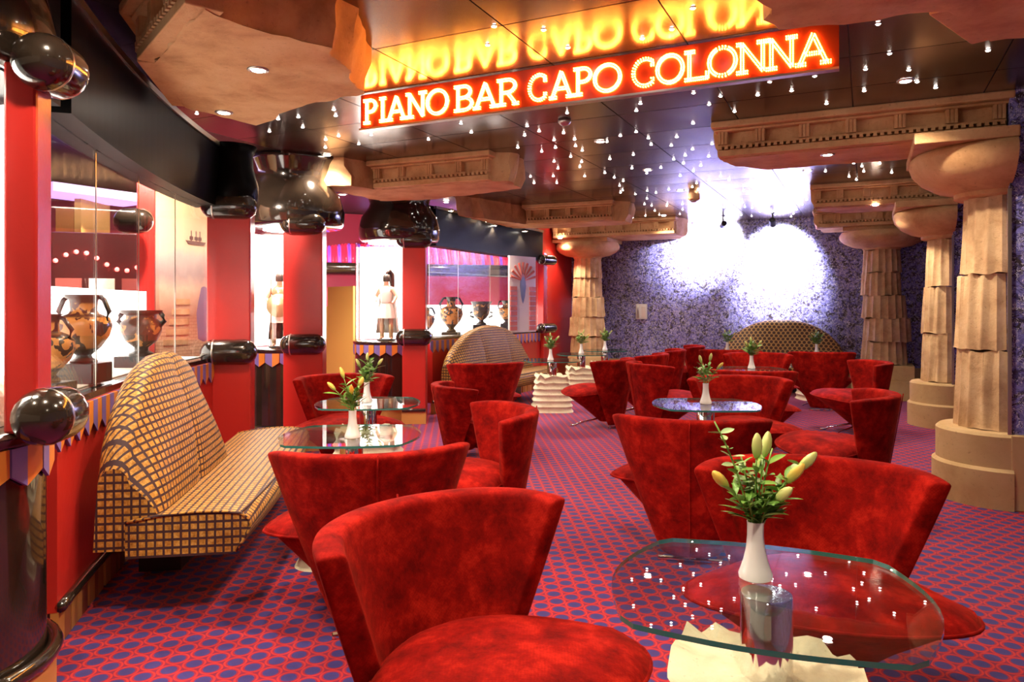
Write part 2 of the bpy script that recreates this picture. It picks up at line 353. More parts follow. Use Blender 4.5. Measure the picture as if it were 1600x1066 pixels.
# ------------------------------------------------------------------ broken stone lintels hung under the ceiling
def rag(poly, step, amp, seed, carved=()):
    out = []; n = len(poly)
    for i in range(n):
        a, b = Vector(poly[i]), Vector(poly[(i + 1) % n]); d = b - a; k = max(1, int(d.length / step)); nn = Vector((d.y, -d.x)).normalized()
        for t in range(k):
            p = a + d * (t / k)
            if i not in carved and t > 0: p = p + nn * noise.noise(Vector((p.x * 7, p.y * 7, seed))) * amp
            out.append(p)
    return out
def area(poly): return sum(poly[i][0] * poly[(i + 1) % len(poly)][1] - poly[(i + 1) % len(poly)][0] * poly[i][1] for i in range(len(poly))) / 2
def lintel(poly, zs, carved, label, seed, flare=.05):
    if area(poly) < 0:
        n = len(poly); poly = poly[::-1]; carved = [(n - 2 - i) % n for i in carved]
    root = empty('stone_lintel', (0, 0, 0)); c = sum((Vector(p) for p in poly), Vector((0, 0))) / len(poly)
    ring = rag(poly, .06, .055, seed, carved); n = len(ring)
    H = CEIL - zs; vs = []; lev = [(0, -.012), (.02, .0), (.35, .6), (.7, .85), (1, 1.0)]
    for li, (t, e) in enumerate(lev):
        for i, p in enumerate(ring):
            q = p - c; L = max(q.length, .01); nz = noise.noise(Vector((p.x * 9, p.y * 9, seed + li * 3.1)))
            k = e * flare + (nz * .055 if 0 < t else 0); vs.append((p.x + q.x / L * k, p.y + q.y / L * k, zs + H * t - .001))
    fs = [tuple(reversed(range(n)))] + [(l_ * n + i, l_ * n + (i + 1) % n, (l_ + 1) * n + (i + 1) % n, (l_ + 1) * n + i) for l_ in range(len(lev) - 1) for i in range(n)]
    MB().add(vs, fs).build('stone_body', 'lintel', root, smooth=True, auto=35)
    for e in carved:
        a, b = Vector(poly[e]), Vector(poly[(e + 1) % len(poly)]); d = b - a; Ln = d.length; u = d / Ln; nn = Vector((u.y, -u.x)); ang = math.atan2(u.y, u.x); mid = (a + b) / 2
        def bx(mb, s, w, off, dep, z0, z1): p = a + u * s + nn * (off + dep / 2 - .05); mb.box((p.x, p.y, (z0 + z1) / 2), (w, dep + .05, z1 - z0), ang)
        m = MB(); bx(m, Ln / 2, Ln, .0, .10, zs + .004, zs + H * .20); m.build('architrave', 'lintel', root, bev=.006)
        m = MB(); k = int(Ln / .045)
        for i in range(k): bx(m, (i + .5) * Ln / k, Ln / k * .55, .02, .09, zs + H * .21, zs + H * .30)
        m.build('dentil_row', 'lintel', root)
        m = MB(); bx(m, Ln / 2, Ln, .0, .085, zs + H * .30, zs + H * .36); m.build('fillet', 'lintel', root)
        k = max(2, round(Ln / .31))
        for i in range(k + 1):
            m = MB(); s = min(max(i * Ln / k, .04), Ln - .04)
            for q in (-1, 0, 1): bx(m, s + q * .025, .019, .0, .105, zs + H * .36, zs + H * .72)
            bx(m, s, .075, 0, .095, zs + H * .36, zs + H * .72); m.build('triglyph', 'lintel', root)
        m = MB(); bx(m, Ln / 2, Ln + .04, .0, .12, zs + H * .72, zs + H * .80); bx(m, Ln / 2, Ln + .08, .0, .17, zs + H * .80, zs + H * .995); m.build('cornice', 'lintel', root, bev=.012)
    tag(root, label, 'lintel'); return root
def q4(x0, x1, y0, y1, ch=.12): return [(x0, y0), (x1 - ch, y0), (x1, y0 + ch), (x1, y1), (x0, y1)]
ZS = 2.53
lintel([PX(x, y, ZS) for x, y in ((320, 14), (400, 46), (520, 75), (565, 148), (480, 163), (400, 196), (290, 168), (240, 100))], ZS, [6, 7], 'large broken stone slab overhead beside the lit sign, carved on one side', 1)
lintel([(-4.85, 5.55), (-4.5, 5.72), (-4.42, 6.05), (-3.15, 6.1), (-3.02, 6.25), (-3.08, 6.6), (-3.7, 6.75), (-4.4, 6.85), (-4.85, 6.7)], ZS, [2], 'broken carved stone lintel above the two black domed cases', 2)
lintel([(-4.72, 8.2), (-4.5, 9.0), (-4.35, 9.55), (-3.1, 9.6), (-2.95, 9.75), (-3.0, 10.1), (-4.0, 10.2), (-4.75, 9.9)], ZS, [2], 'broken carved stone lintel above the distant checked sofa', 3)
lintel([(-4.85, 11.75), (-2.75, 11.75), (-2.7, 12.2), (-2.9, 12.68), (-4.85, 12.68)], ZS, [0], 'carved stone lintel resting on the round column by the red wall', 4)
lintel([(-1.05, 5.98), (.86, 5.98), (.86, 6.62), (-.75, 6.62), (-.98, 6.35)], ZS, [0], 'carved stone lintel resting on the front half column', 5)
lintel([(-.55, 9.48), (.86, 9.48), (.86, 10.1), (-.25, 10.1), (-.5, 9.8)], ZS, [0], 'carved stone lintel resting on the further half column', 6)
lintel([(-.65, 11.85), (.75, 11.85), (.75, 12.68), (-.6, 12.68)], ZS, [0], 'carved stone lintel resting on the square-based column', 7)
lintel([(-.40, 2.5), (.86, 2.5), (.86, 3.85), (.50, 3.85), (.30, 3.38), (-.33, 3.3)], ZS, [3], 'plain stone lintel overhead past the right end of the lit sign', 8, .02)
LINT = [(-4.9, -2.0, 2.0, 3.8), (-4.9, -2.95, 5.5, 6.9), (-4.8, -2.9, 8.1, 10.3), (-5, -2.6, 11.6, 13), (-1.1, 2, 5.8, 6.8), (-.65, 2, 9.3, 10.3), (-.75, 2, 11.7, 13), (-.5, 2, 2.3, 4.0)]

# ------------------------------------------------------------------ the lit sign
SY = 4.03; x0s, x1s = PXY(562, SY), PXY(1311, SY)
sign = empty('illuminated_sign', ((x0s + x1s) / 2, SY, 2.55)); tag(sign, 'glowing amber PIANO BAR CAPO COLONNA sign hung under the ceiling', 'sign')
MB().box((0, .022, .122), (x1s - x0s, .02, .235)).build('sign_panel', 'signglass', sign)
MB().box((0, .015, .002), (x1s - x0s, .05, .012)).build('bottom_rail', 'steel', sign)
def arc(cx, cy, rx, ry, a0, a1, n=14): return [(cx + rx * math.cos(R(a0 + (a1 - a0) * i / n)), cy + ry * math.sin(R(a0 + (a1 - a0) * i / n))) for i in range(n + 1)]
GL = {
 'P': [[(.25, 0), (.25, 1)], [(.05, 0), (.45, 0)], [(.05, 1), (.5, 1)], arc(.5, .74, .4, .26, 90, -90), [(.25, .48), (.5, .48)]],
 'I': [[(.5, 0), (.5, 1)], [(.15, 0), (.85, 0)], [(.15, 1), (.85, 1)]],
 'A': [[(.12, 0), (.5, 1)], [(.5, 1), (.88, 0)], [(.27, .34), (.73, .34)], [(0, 0), (.28, 0)], [(.72, 0), (1, 0)]],
 'N': [[(.17, 0), (.17, 1)], [(.17, 1), (.83, 0)], [(.83, 0), (.83, 1)], [(0, 0), (.34, 0)], [(.66, 1), (1, 1)], [(0, 1), (.2, 1)]],
 'O': [arc(.5, .5, .44, .5, 0, 360, 28)],
 'B': [[(.22, 0), (.22, 1)], [(.05, 0), (.5, 0)], [(.05, 1), (.5, 1)], arc(.5, .76, .34, .24, 90, -90), arc(.5, .26, .42, .26, 90, -90), [(.22, .52), (.5, .52)]],
 'R': [[(.22, 0), (.22, 1)], [(.05, 0), (.4, 0)], [(.05, 1), (.5, 1)], arc(.5, .74, .36, .26, 90, -90), [(.22, .48), (.5, .48)], [(.5, .48), (.88, 0)], [(.75, 0), (1, 0)]],
 'C': [arc(.54, .5, .46, .5, 52, 308, 22), [(.82, .9), (.82, .72)], [(.82, .1), (.82, .26)]],
 'L': [[(.22, 0), (.22, 1)], [(.05, 1), (.42, 1)], [(.05, 0), (.92, 0)], [(.92, 0), (.92, .22)]]}
SIGN = [('P', 567, 588), ('I', 591, 603), ('A', 603, 634), ('N', 634, 665), ('O', 665, 700), ('B', 708, 739), ('A', 739, 776), ('R', 775, 809), ('C', 824, 857), ('A', 858, 895), ('P', 895, 925), ('O', 926, 971),
        ('C', 986, 1026), ('O', 1024, 1069), ('L', 1068, 1108), ('O', 1105, 1152), ('N', 1151, 1200), ('N', 1197, 1245), ('A', 1243, 1298)]
LH, LB = .150, .045
for ch, xa, xb in SIGN:
    xl, xr = PXY(xa, SY), PXY(xb, SY); w = xr - xl; mb = MB(); seen = set()
    for st in GL[ch]:
        pts = [Vector((xl + p[0] * w, p[1] * LH)) for p in st]
        for i in range(len(pts) - 1):
            d = pts[i + 1] - pts[i]; L = d.length
            if L < 1e-5: continue
            u = d / L; nn = Vector((-u.y, u.x)); k = max(1, round(L / .0105))
            for t in range(k + 1):
                for s in (-1, 1):
                    p = pts[i] + d * (t / k) + nn * s * .0068; key = (round(p.x / .006), round(p.y / .006))
                    if key in seen: continue
                    seen.add(key); mb.box((p.x - (x0s + x1s) / 2, .006, p.y + LB), (.0052, .012, .0052))
    mb.build('letter_' + ch.lower(), 'led', sign)

# ------------------------------------------------------------------ star lamps and downlights
st0 = None; pts = []; rs = random.Random(11)
def clear(x, y, m=.1): return not any(a - m < x < b + m and c - m < y < d + m for a, b, c, d in LINT)
tries = 0
while len(pts) < 250 and tries < 20000:
    tries += 1; x = rs.uniform(-4.5, .75); y = rs.uniform(1.6, 12.6)
    f = -SN * x + CS * y; r = CS * x + SN * y
    px, py = CX + F * r / f, HZ - 1.45 * F / f
    if not (0 < px < 1600 and -10 < py) or not clear(x, y): continue
    if any((x - a) ** 2 + (y - b) ** 2 < .17 ** 2 for a, b in pts): continue
    if abs(y - SY) < .1: continue
    pts.append((x, y))
for (x, y) in pts:
    if st0 is None:
        st0 = MB().lathe([(.0165, 0), (.0165, -.003), (.0115, -.004)], 10, cap=False).lathe([(.0115, -.004), (.009, -.007), (.004, -.0085), (.0005, -.009)], 10, mi=1).build('star_lamp', ['steel', 'star'], smooth=True)
        tag(st0, 'tiny bright star lamp set in the glossy black ceiling', 'ceiling light', 'star lamps in the black ceiling'); q = st0
    else:
        q = st0.copy(); COL.objects.link(q)
    q.location = (x, y, CEIL - .002)
dl0 = None
def downlight(x, y, z, label, group, e=36, size=120):
    global dl0
    if dl0 is None:
        dl0 = empty('downlight')
        MB().lathe([(.052, 0), (.052, -.006), (.040, -.010), (.036, -.002)], 24, cap=False).build('trim_ring', 'steel', dl0, smooth=True)
        MB().lathe([(.036, -.002), (.03, -.009), (.0, -.012)], 20).build('lens', 'lamp', dl0, smooth=True); q = dl0
    else: q = copy_tree(dl0)
    q.location = (x, y, z); tag(q, label, 'ceiling light', group)
    spot((x, y, z - .03), e, size)
LS = 'round downlight in the underside of the stone slab beside the lit sign'
for px, py in ((403, 108), (350, 175)): x, y = PX(px, py, ZS); downlight(x, y, ZS, LS, 'downlights in the slab by the sign', 38)
for px, py in ((535, 303), (618, 321)): x, y = PX(px, py, ZS); downlight(x, y, ZS, 'round downlight under the lintel above the domed cases', 'downlights above the domed cases')
for px, py in ((772, 352), (820, 361)): x, y = PX(px, py, ZS); downlight(x, y, ZS, 'round downlight under the lintel above the distant sofa', 'downlights above the distant sofa')
x, y = PX(875, 372, ZS); downlight(x, y, ZS, 'round downlight under the lintel by the red wall', None)
x, y = PX(1293, 241, ZS); downlight(x, y, ZS, 'round downlight under the lintel on the front half column', None)
x, y = PX(1368, 320, ZS); downlight(x, y, ZS, 'round downlight under the lintel on the further half column', None)
for px, py in ((511, 241), (938, 220), (1012, 265), (1415, 125), (1063, 297), (1262, 266), (1037, 336), (697, 315)):
    x, y = PX(px, py, CEIL); downlight(x, y, CEIL - .003, 'round downlight among the star lamps in the black ceiling', 'downlights among the star lamps', 34)
for x, y in ((-.6, 2.2), (-1.7, 1.2), (.2, .6), (-2.4, .4), (-1.3, 3.0)):
    downlight(x, y, CEIL - .003, 'round downlight in the black ceiling ahead of the lit sign', 'downlights ahead of the sign', 46)

# smoke detectors
x, y = PX(882, 187, CEIL); o = MB().lathe([(.05, 0), (.05, -.02), (.035, -.035), (.018, -.045), (.0, -.046)], 20).build('smoke_detector', 'steel', None, (x, y, CEIL - .003), smooth=True); tag(o, 'small flat round detector in the ceiling under the sign', 'detector')
x, y = PX(1084, 298, CEIL)
o = empty('alarm_sounder', (x, y, CEIL - .003)); MB().lathe([(.06, 0), (.06, -.03), (.075, -.035), (.075, -.10), (.06, -.115)], 20).build('housing', 'lintel', o, smooth=True, auto=40); MB().lathe([(.05, -.115), (.03, -.14), (0, -.145)], 16).build('sensor_dome', 'steel', o, smooth=True); tag(o, 'brown drum-shaped sounder on the ceiling before the bright wall', 'detector')
# spotlights aimed at the end wall
for px, tx, tz, e, lab in ((1055, PXY(1085, BW), 2.3, 50, 'black spotlight on the ceiling before the wall, nearest the wall phone'), (1130, PXY(1108, BW), 2.44, 620, 'black spotlight aimed at the brighter patch, between its two twins'), (1207, PXY(1215, BW), 2.12, 640, 'black spotlight nearest the square-based column, lighting the wall')):
    X = PXY(px, 11.9); root = empty('spotlight', (X, 11.9, CEIL - .003)); d = (Vector((tx, BW, tz)) - Vector((X, 11.9, CEIL - .14))).normalized()
    MB().lathe([(.03, 0), (.03, -.01), (.012, -.012), (.012, -.12)], 14).build('bracket', 'dark', root, smooth=True, auto=40)
    h = MB().lathe([(.03, -.07), (.045, -.06), (.045, .07), (.038, .07), (.034, .05)], 18).build('lamp_head', 'dark', root, (0, 0, -.14), smooth=True, auto=40); h.rotation_euler = d.to_track_quat('Z', 'Y').to_euler()
    l_ = MB().lathe([(.034, .05), (0, .051)], 18).build('lens', 'lamp', h); tag(root, lab, 'spotlight')
    p = Vector((X, 11.9, CEIL - .14)) + d * .09; spot(p, e, 84, (.96, .96, 1.0), .03, (tx, BW, tz), 1.0)
X = PXY(1003, BW); o = empty('wall_phone', (X, BW + .005, 1.27)); MB().box((0, -.03, 0), (.20, .06, .27)).build('case', 'bottle', o, bev=.012); MB().box((.045, -.067, -.01), (.07, .014, .19)).build('keypad', 'steel', o); MB().tube([(-.05, -.08, -.11), (-.05, -.095, 0), (-.05, -.08, .11)], [.022, .016, .022]).build('handset', 'bottle', o, smooth=True); tag(o, 'pale wall phone mounted on the blue wall', 'phone')

# ------------------------------------------------------------------ chairs
def make_chair():
    root = empty('tub_chair')
    # back shell : fan-shaped, wide at the top and narrow at the floor
    UL = [-1, -.955, -.8, -.6, -.4, -.2, 0, .2, .4, .6, .8, .955, 1]; VL = [0, .03, .2, .45, .7, .87, .965, 1]; NU, NV, T = len(UL) - 1, len(VL) - 1, .078; vs = []; Ph = R(86)
    def S(u, v, off):
        vv = v ** .9; hw = .15 + .285 * vv; dp = .10 + .24 * vv; rear = -.29 - .13 * vv
        ph = u * Ph; zt = .775 - .022 * abs(u) ** 5; z = .035 + (zt - .035) * v
        x = hw * math.sin(ph); y = rear + dp * (1 - math.cos(ph))
        nx, ny = math.sin(ph) / hw, -math.cos(ph) / dp; L = math.hypot(nx, ny)
        return (x - nx / L * off, y - ny / L * off, z)
    g = [[S(UL[i], VL[j], 0) for i in range(NU + 1)] for j in range(NV + 1)]
    h = [[S(UL[i], VL[j], T) for i in range(NU + 1)] for j in range(NV + 1)]
    n1 = NU + 1; vs = [p for r in g for p in r] + [p for r in h for p in r]; b = n1 * (NV + 1); fs = []
    for j in range(NV):
        for i in range(NU):
            fs += [(j * n1 + i, j * n1 + i + 1, (j + 1) * n1 + i + 1, (j + 1) * n1 + i), (b + j * n1 + i, b + (j + 1) * n1 + i, b + (j + 1) * n1 + i + 1, b + j * n1 + i + 1)]
    for i in range(NU): fs += [(i, b + i, b + i + 1, i + 1), (NV * n1 + i, NV * n1 + i + 1, b + NV * n1 + i + 1, b + NV * n1 + i)]
    for j in range(NV): fs += [(j * n1, (j + 1) * n1, b + (j + 1) * n1, b + j * n1), (j * n1 + NU, b + j * n1 + NU, b + (j + 1) * n1 + NU, (j + 1) * n1 + NU)]
    back = MB().add(vs, fs).build('backrest', 'velvet', root, smooth=True)
    sd = back.modifiers.new('subdiv', 'SUBSURF'); sd.levels = sd.render_levels = 2
    MB().tube([S(.0, v / 10, -.001) for v in range(0, 11)], .0035, 6).build('back_seam', 'velvet', back, smooth=True)
    # seat : domed petal with a sharp rim over an inverted cone
    N = 44; rings = [(0.0, .475, 0), (.35, .472, 0), (.62, .462, 0), (.82, .445, 0), (.94, .425, 0), (1.0, .402, 0), (.97, .392, 0), (.80, .325, 0), (.55, .225, 0), (.36, .130, 0), (.25, .07, 0), (.0, .07, 0)]
    vs = []; fs = []
    for k, (s, z, _) in enumerate(rings):
        for i in range(N):
            a = 2 * math.pi * i / N; cx, sy = math.cos(a), math.sin(a)
            x = .455 * math.copysign(abs(cx) ** .92, cx) * s; y = (.31 if sy > 0 else .33) * sy * s
            if sy < 0: x *= 1 - .42 * (-sy) ** 1.2 * min(1, s * 1.0)
            yo = .07 - (.402 - z) * .55 if z < .402 else .07
            zz = z - (.03 * (abs(cx) ** 4) * s if k < 6 else 0)
            vs.append((x, y + yo, zz))
    for k in range(len(rings) - 1):
        for i in range(N): fs.append((k * N + i, (k + 1) * N + i, (k + 1) * N + (i + 1) % N, k * N + (i + 1) % N))
    bm_ = MB().add(vs, fs); seat = bm_.build('seat', 'velvet', root, smooth=True)
    me = seat.data; b_ = bmesh.new(); b_.from_mesh(me); bmesh.ops.remove_doubles(b_, verts=b_.verts, dist=.0005); b_.to_mesh(me); b_.free(); me.polygons.foreach_set('use_smooth', [True] * len(me.polygons)); me.set_sharp_from_angle(angle=R(42))
    MB().tube([(x, y, z) for x, y, z in vs[5 * N:6 * N]] + [vs[5 * N]], .006, 6).build('seat_piping', 'velvet', seat, smooth=True)
    # chrome feet
    MB().box((0, -.22, .010), (.34, .035, .018)).box((0, -.20, .035), (.06, .06, .05)).build('rear_foot', 'chrome', root, bev=.005)
    for sx in (-1, 1):
        MB().tube([(sx * .06, -.06, .10), (sx * .17, .16, .035), (sx * .19, .20, .012), (sx * .19, .25, .010)], .010, 8).build('front_leg', 'chrome', root, smooth=True)
    return root
chair0 = make_chair(); used = [False]
GC = 'red velvet tub chairs'
def chair(f, r, df, dr, label, sz=1.0):
    q = chair0 if not used[0] else copy_tree(chair0); used[0] = True
    x, y = W(f, r); dx, dy = W(df, dr); q.location = (x, y, 0); q.rotation_euler = (0, 0, math.atan2(dy, dx) - math.pi / 2); q.scale = (1, 1, sz)
    tag(q, label, 'chair', GC); return q
def chair_ends(x1, y1, x2, y2, sgn, label, sz=1.0):
    """two rim ends in the photograph (rim height known) -> plan position and facing"""
    z = CAMZ - .752 * sz
    f1, f2 = z * F / (y1 - HZ), z * F / (y2 - HZ); r1, r2 = (x1 - CX) / F * f1, (x2 - CX) / F * f2
    c = Vector((r2 - r1, -(f2 - f1))).normalized() * sgn      # (df, dr) perpendicular to the chord
    f, r = (f1 + f2) / 2, (r1 + r2) / 2
    return chair(f + c.x * .10, r + c.y * .10, c.x, c.y, label, sz)
chair(1.94, -.07, -.74, .67, 'large red tub chair facing the front glass table, its hollow back toward the sofa')
chair_ends(408, 706, 742, 690, 1, 'red tub chair seen from behind beside the near checked sofa, facing two small tables')
chair(6.05, -1.36, -.93, .38, 'red tub chair before the domed cases, beyond the two small glass tables')
chair_ends(731, 628, 784, 662, -1, 'red tub chair turned sideways, facing the two small glass tables')
chair(6.75, -.33, .35, .94, 'low red tub chair partly hidden behind the sideways chair, facing the stone tables', .84)
chair_ends(713, 569, 802, 567, 1, 'red tub chair seen from behind before the distant checked sofa')
chair(8.35, .98, .55, -.83, 'red tub chair showing its cone seat in profile beside a stone table base')
chair(4.1, 1.00, .97, .25, 'red tub chair seen from behind, backing onto the front table, facing a mirror-like table')
chair(7.7, 1.62, .25, .97, 'red tub chair seen from its side, left of the table reflecting blue wallpaper')
chair(5.88, 1.85, -.98, -.12, 'red tub chair facing forward across the glass table reflecting blue wallpaper')
chair(9.05, 3.05, -.95, -.2, 'red tub chair facing forward behind the second glass table in that row')
chair(6.98, 2.27, .95, .3, 'red tub chair seen from behind, back to back with another near mid table')
chair(10.25, 3.05, .97, .25, 'red tub chair seen from behind facing the bronze sofa, on the wall phone side')
chair(9.75, 4.10, .97, .25, 'red tub chair seen from behind facing the bronze sofa, on the column side')
chair(7.85, 3.62, .1, -.99, 'red tub chair facing sideways beside the further half column')
chair(5.05, 2.22, .43, -.90, 'red tub chair with rounded back beside the front half column, facing inward')
chair_ends(1090, 733, 1482, 757, -1, 'red tub chair facing forward under the front glass table with lilies')
chair(11.1, 2.5, .2, -.98, 'red tub chair closest to the wall phone')
chair(10.1, 1.98, .25, -.97, 'red tub chair in front of the chair closest to the wall phone')
chair(9.2, 1.55, .45, -.89, 'red tub chair tucked behind the chair in profile')

# ------------------------------------------------------------------ tables
TZ = .66
def make_table():
    root = empty('glass_table'); hx, hy = .305, .315; poly = []
    def side(p, q, bow, k=10):
        a, b = Vector(p), Vector(q); d = b - a; nn = Vector((d.y, -d.x)).normalized()
        return [a + d * (i / k) + nn * bow * math.sin(math.pi * i / k) for i in range(k)]
    c = .035
    poly = side((-hx + c, -hy), (hx - c, -hy), .03) + [Vector((hx - c, -hy))] + side((hx, -hy + c), (hx, hy - c), .070) + [Vector((hx, hy - c))] + side((hx - c, hy), (-hx + c, hy), .03) + [Vector((-hx + c, hy))] + side((-hx, hy - c), (-hx, -hy + c), .070) + [Vector((-hx, -hy + c))]
    top = MB().prism(poly, TZ - .012, TZ, 0, 1).build('tabletop', ['tableglass', 'glassedge'], root)
    MB().lathe([(.062, .45), (.062, TZ - .016), (.06, TZ - .013)], 32).build('stem', 'chrome', root, smooth=True, auto=40)
    # fluted drum fragment lying on its side: horizontal ridges
    prof = []; nr = 6
    for k in range(nr * 6 + 1):
        t = k / (nr * 6); z = .45 * t; s = abs(math.sin(math.pi * t * nr)); prof.append((1.0 - .16 * t - .075 * s, z))
    n = 40; vs = []; fs = []
    for j, (s, z) in enumerate(prof):
        for i in range(n):
            a = 2 * math.pi * i / n; cx, sy = math.cos(a), math.sin(a)
            x = .275 * math.copysign(abs(cx) ** .45, cx); y = .235 * math.copysign(abs(sy) ** .45, sy)
            nz = noise.noise(Vector((x * 12, y * 12, z * 5))) * .022
            top_w = (.055 * noise.noise(Vector((x * 9, y * 9, 4.2))) + .014 * math.sin(i * 1.7)) * (z / .45) ** 6
            vs.append((x * s * (1 + nz * 2), y * s * (1 + nz * 2), z + top_w))
    for j in range(len(prof) - 1): fs += [(j * n + i, j * n + (i + 1) % n, (j + 1) * n + (i + 1) % n, (j + 1) * n + i) for i in range(n)]
    b = len(vs); L = (len(prof) - 1) * n
    for s in (.62, .3):
        for i in range(n): x, y, z = vs[L + i]; vs.append((x * s, y * s, .45 + .012 * noise.noise(Vector((x * 20 * s, y * 20 * s, 1)))))
    for i in range(n): fs += [(L + i, L + (i + 1) % n, b + (i + 1) % n, b + i), (b + i, b + (i + 1) % n, b + n + (i + 1) % n, b + n + i)]
    fs.append(tuple(b + n + i for i in range(n)))
    MB().add(vs, fs).build('stone_base', 'cream', root, smooth=True, auto=40)
    return root
table0 = make_table(); tused = [False]
GT = 'glass tables on stone bases'
def table(f, r, yaw, label):
    q = table0 if not tused[0] else copy_tree(table0); tused[0] = True
    x, y = W(f, r); q.location = (x, y, 0); q.rotation_euler = (0, 0, YAW + R(yaw)); tag(q, label, 'table', GT); return q
TB = [(1.80, .625, -20, 'front glass table on a white stone base, set with the tallest lilies'),
      (3.97, -.87, 2, 'glass table beside the near checked sofa, set with orange lily buds'),
      (5.30, -1.04, 4, 'glass table in front of the chair before the domed cases'),
      (9.55, .52, 0, 'glass table on a ridged stone base before the distant checked sofa'),
      (5.22, 1.38, -3, 'glass table reflecting the blue wallpaper, ringed by red chairs'),
      (8.2, 2.68, -3, 'glass table behind the blue-reflecting one, a little closer to the blue wall'),
      (10.8, 1.02, 0, 'glass table in front of the round column by the red wall'),
      (11.75, 1.49, 0, 'glass table closest to the wall phone'),
      (11.3, 3.32, 0, 'glass table before the bronze sofa on the wall phone side'),
      (10.75, 4.47, 0, 'glass table before the bronze sofa on the column side')]
for a in TB: table(*a)

# ------------------------------------------------------------------ bud vases and lilies
def make_vase():
    return MB().lathe([(.034, 0), (.041, .004), (.042, .014), (.038, .024), (.030, .048), (.0235, .078), (.0205, .110), (.0205, .138), (.0215, .146), (.019, .146), (.017, .136), (.017, .10), (.0, .070)], 24).build('bud_vase', 'ceramic', smooth=True, auto=50)
def leaf_mesh(L, w, bend, n=6):
    vs = []; fs = []
    for i in range(n + 1):
        t = i / n; ww = w * math.sin(math.pi * min(1, t * .96 + .04)) ** .8; x = L * t; z = bend * t * t
        vs += [(x, -ww, z + ww * .35), (x, 0, z), (x, ww, z + ww * .35)]
    for i in range(n): fs += [(i * 3 + k, i * 3 + k + 1, i * 3 + k + 4, i * 3 + k + 3) for k in (0, 1)]
    return vs, fs
def bud_profile(L, w): return [(.0005, 0), (w * .45, L * .06), (w * .85, L * .25), (w, L * .5), (w * .85, L * .74), (w * .45, L * .93), (.001, L)]
def orient(vs, pos, d, roll=0):
    d = Vector(d).normalized(); q = d.to_track_quat('X', 'Z') @ Matrix.Rotation(roll, 3, 'X').to_quaternion()
    return [q @ Vector(v) + Vector(pos) for v in vs]
def bouquet(stems, seed, detail, label, small=1.0):
    """stems: (dx, dy, height, kind) ; the stem foot stands inside the vase mouth"""
    rnd = random.Random(seed); root = empty('lily_bouquet'); leaves = MB(); pale = MB(); lm = {}
    for (dx, dy, h, kind) in stems:
        base = Vector((dx * .06, dy * .06, -.035)); tip = Vector((dx, dy, h)); mid = Vector((dx * .32, dy * .32, h * .5))
        P = [base.lerp(mid, t).lerp(mid.lerp(tip, t), t) for t in [i / 8 for i in range(9)]]
        MB().tube(P, [.0032 - .0014 * i / 8 for i in range(9)], 6).build('stem', 'stem', root, smooth=True)
        d = (P[8] - P[7]).normalized()
        if kind in ('bud', 'budg', 'budo'):
            L = rnd.uniform(.052, .064); m = MB().lathe(bud_profile(L, .0115), 10, rf=lambda a, j: (.0012 * math.cos(3 * a), 0)); 
            q = d.to_track_quat('Z', 'Y'); o = m.build('lily_bud', kind, root, P[8], smooth=True); o.rotation_euler = q.to_euler()
        npair = 9 if kind == 'euc' else 4
        for k in range(npair):
            t = .30 + .66 * k / npair; p = P[0].lerp(P[8], 0); i = min(7, int(t * 8)); p = P[i].lerp(P[i + 1], t * 8 - i)
            for s in (-1, 1):
                a = k * 2.4 + rnd.uniform(-.4, .4) + (0 if s > 0 else math.pi); ld = Vector((math.cos(a), math.sin(a), rnd.uniform(.3, 1.0) if kind != 'euc' else rnd.uniform(-.1, .6)))
                if kind == 'euc': L, w, b = rnd.uniform(.026, .038), .0085, .002
                else: L, w, b = rnd.uniform(.045, .08), .0085, -.012
                vs, fs = leaf_mesh(L * small, w * small, b, 5 if detail else 3); vs = orient(vs, p, ld, rnd.uniform(-.6, .6)); tgt = 'leafp' if (kind == 'euc' and rnd.random() < .6) else 'leaf'
                if detail: MB().add(vs, fs).build('leaf', tgt, root, smooth=True)
                else: (leaves if tgt == 'leaf' else pale).add(vs, fs)
    if not detail:
        o = leaves.build('foliage', 'leaf', root, smooth=True); o['kind'] = 'stuff'
        if pale.v: o = pale.build('foliage', 'leafp', root, smooth=True); o['kind'] = 'stuff'
    tag(root, label, 'flowers', 'lilies in white vases'); return root
vase0 = make_vase(); vu = [False]
def put_vase(f, r, label, bq):
    q = vase0 if not vu[0] else vase0.copy()
    if vu[0]: COL.objects.link(q)
    vu[0] = True; x, y = W(f, r); q.location = (x, y, TZ + .0005); tag(q, label, 'vase', 'white bud vases'); bq.location = (x, y, TZ + .142); bq.rotation_euler = (0, 0, YAW)
main = [(-.062, -.01, .055 + .03, 'bud'), (.002, .0, .150, 'budg'), (.026, .02, .150, 'budg'), (.092, -.005, .125, 'budg'), (.060, -.02, .100, 'bud'), (.030, -.045, .065, 'budg'), (-.085, .02, .235, 'euc'), (.12, .02, .150, 'euc'), (-.02, .04, .15, 'euc'), (.055, .05, .165, 'grass'), (.02, -.03, .07, 'grass'), (-.03, -.03, .07, 'grass')]
mainb = bouquet(main, 3, True, 'large spray of yellow lily buds and green leaves on the front table'); mainb.scale = (1.15, 1.15, 1.08)
put_vase(1.86, .618, 'white bud vase on the front glass table', mainb)
A1 = [(-.09, 0, .11, 'bud'), (-.05, .02, .17, 'bud'), (.035, .01, .13, 'bud'), (.0, -.02, .09, 'budo'), (-.03, .03, .11, 'grass'), (.01, .02, .12, 'euc'), (.03, .03, .17, 'grass')]
A2 = [(-.05, 0, .12, 'budg'), (.0, .02, .16, 'budg'), (.08, .0, .13, 'budg'), (-.03, .02, .10, 'euc'), (.03, -.02, .11, 'euc'), (.02, .02, .18, 'euc'), (-.01, -.02, .07, 'grass')]
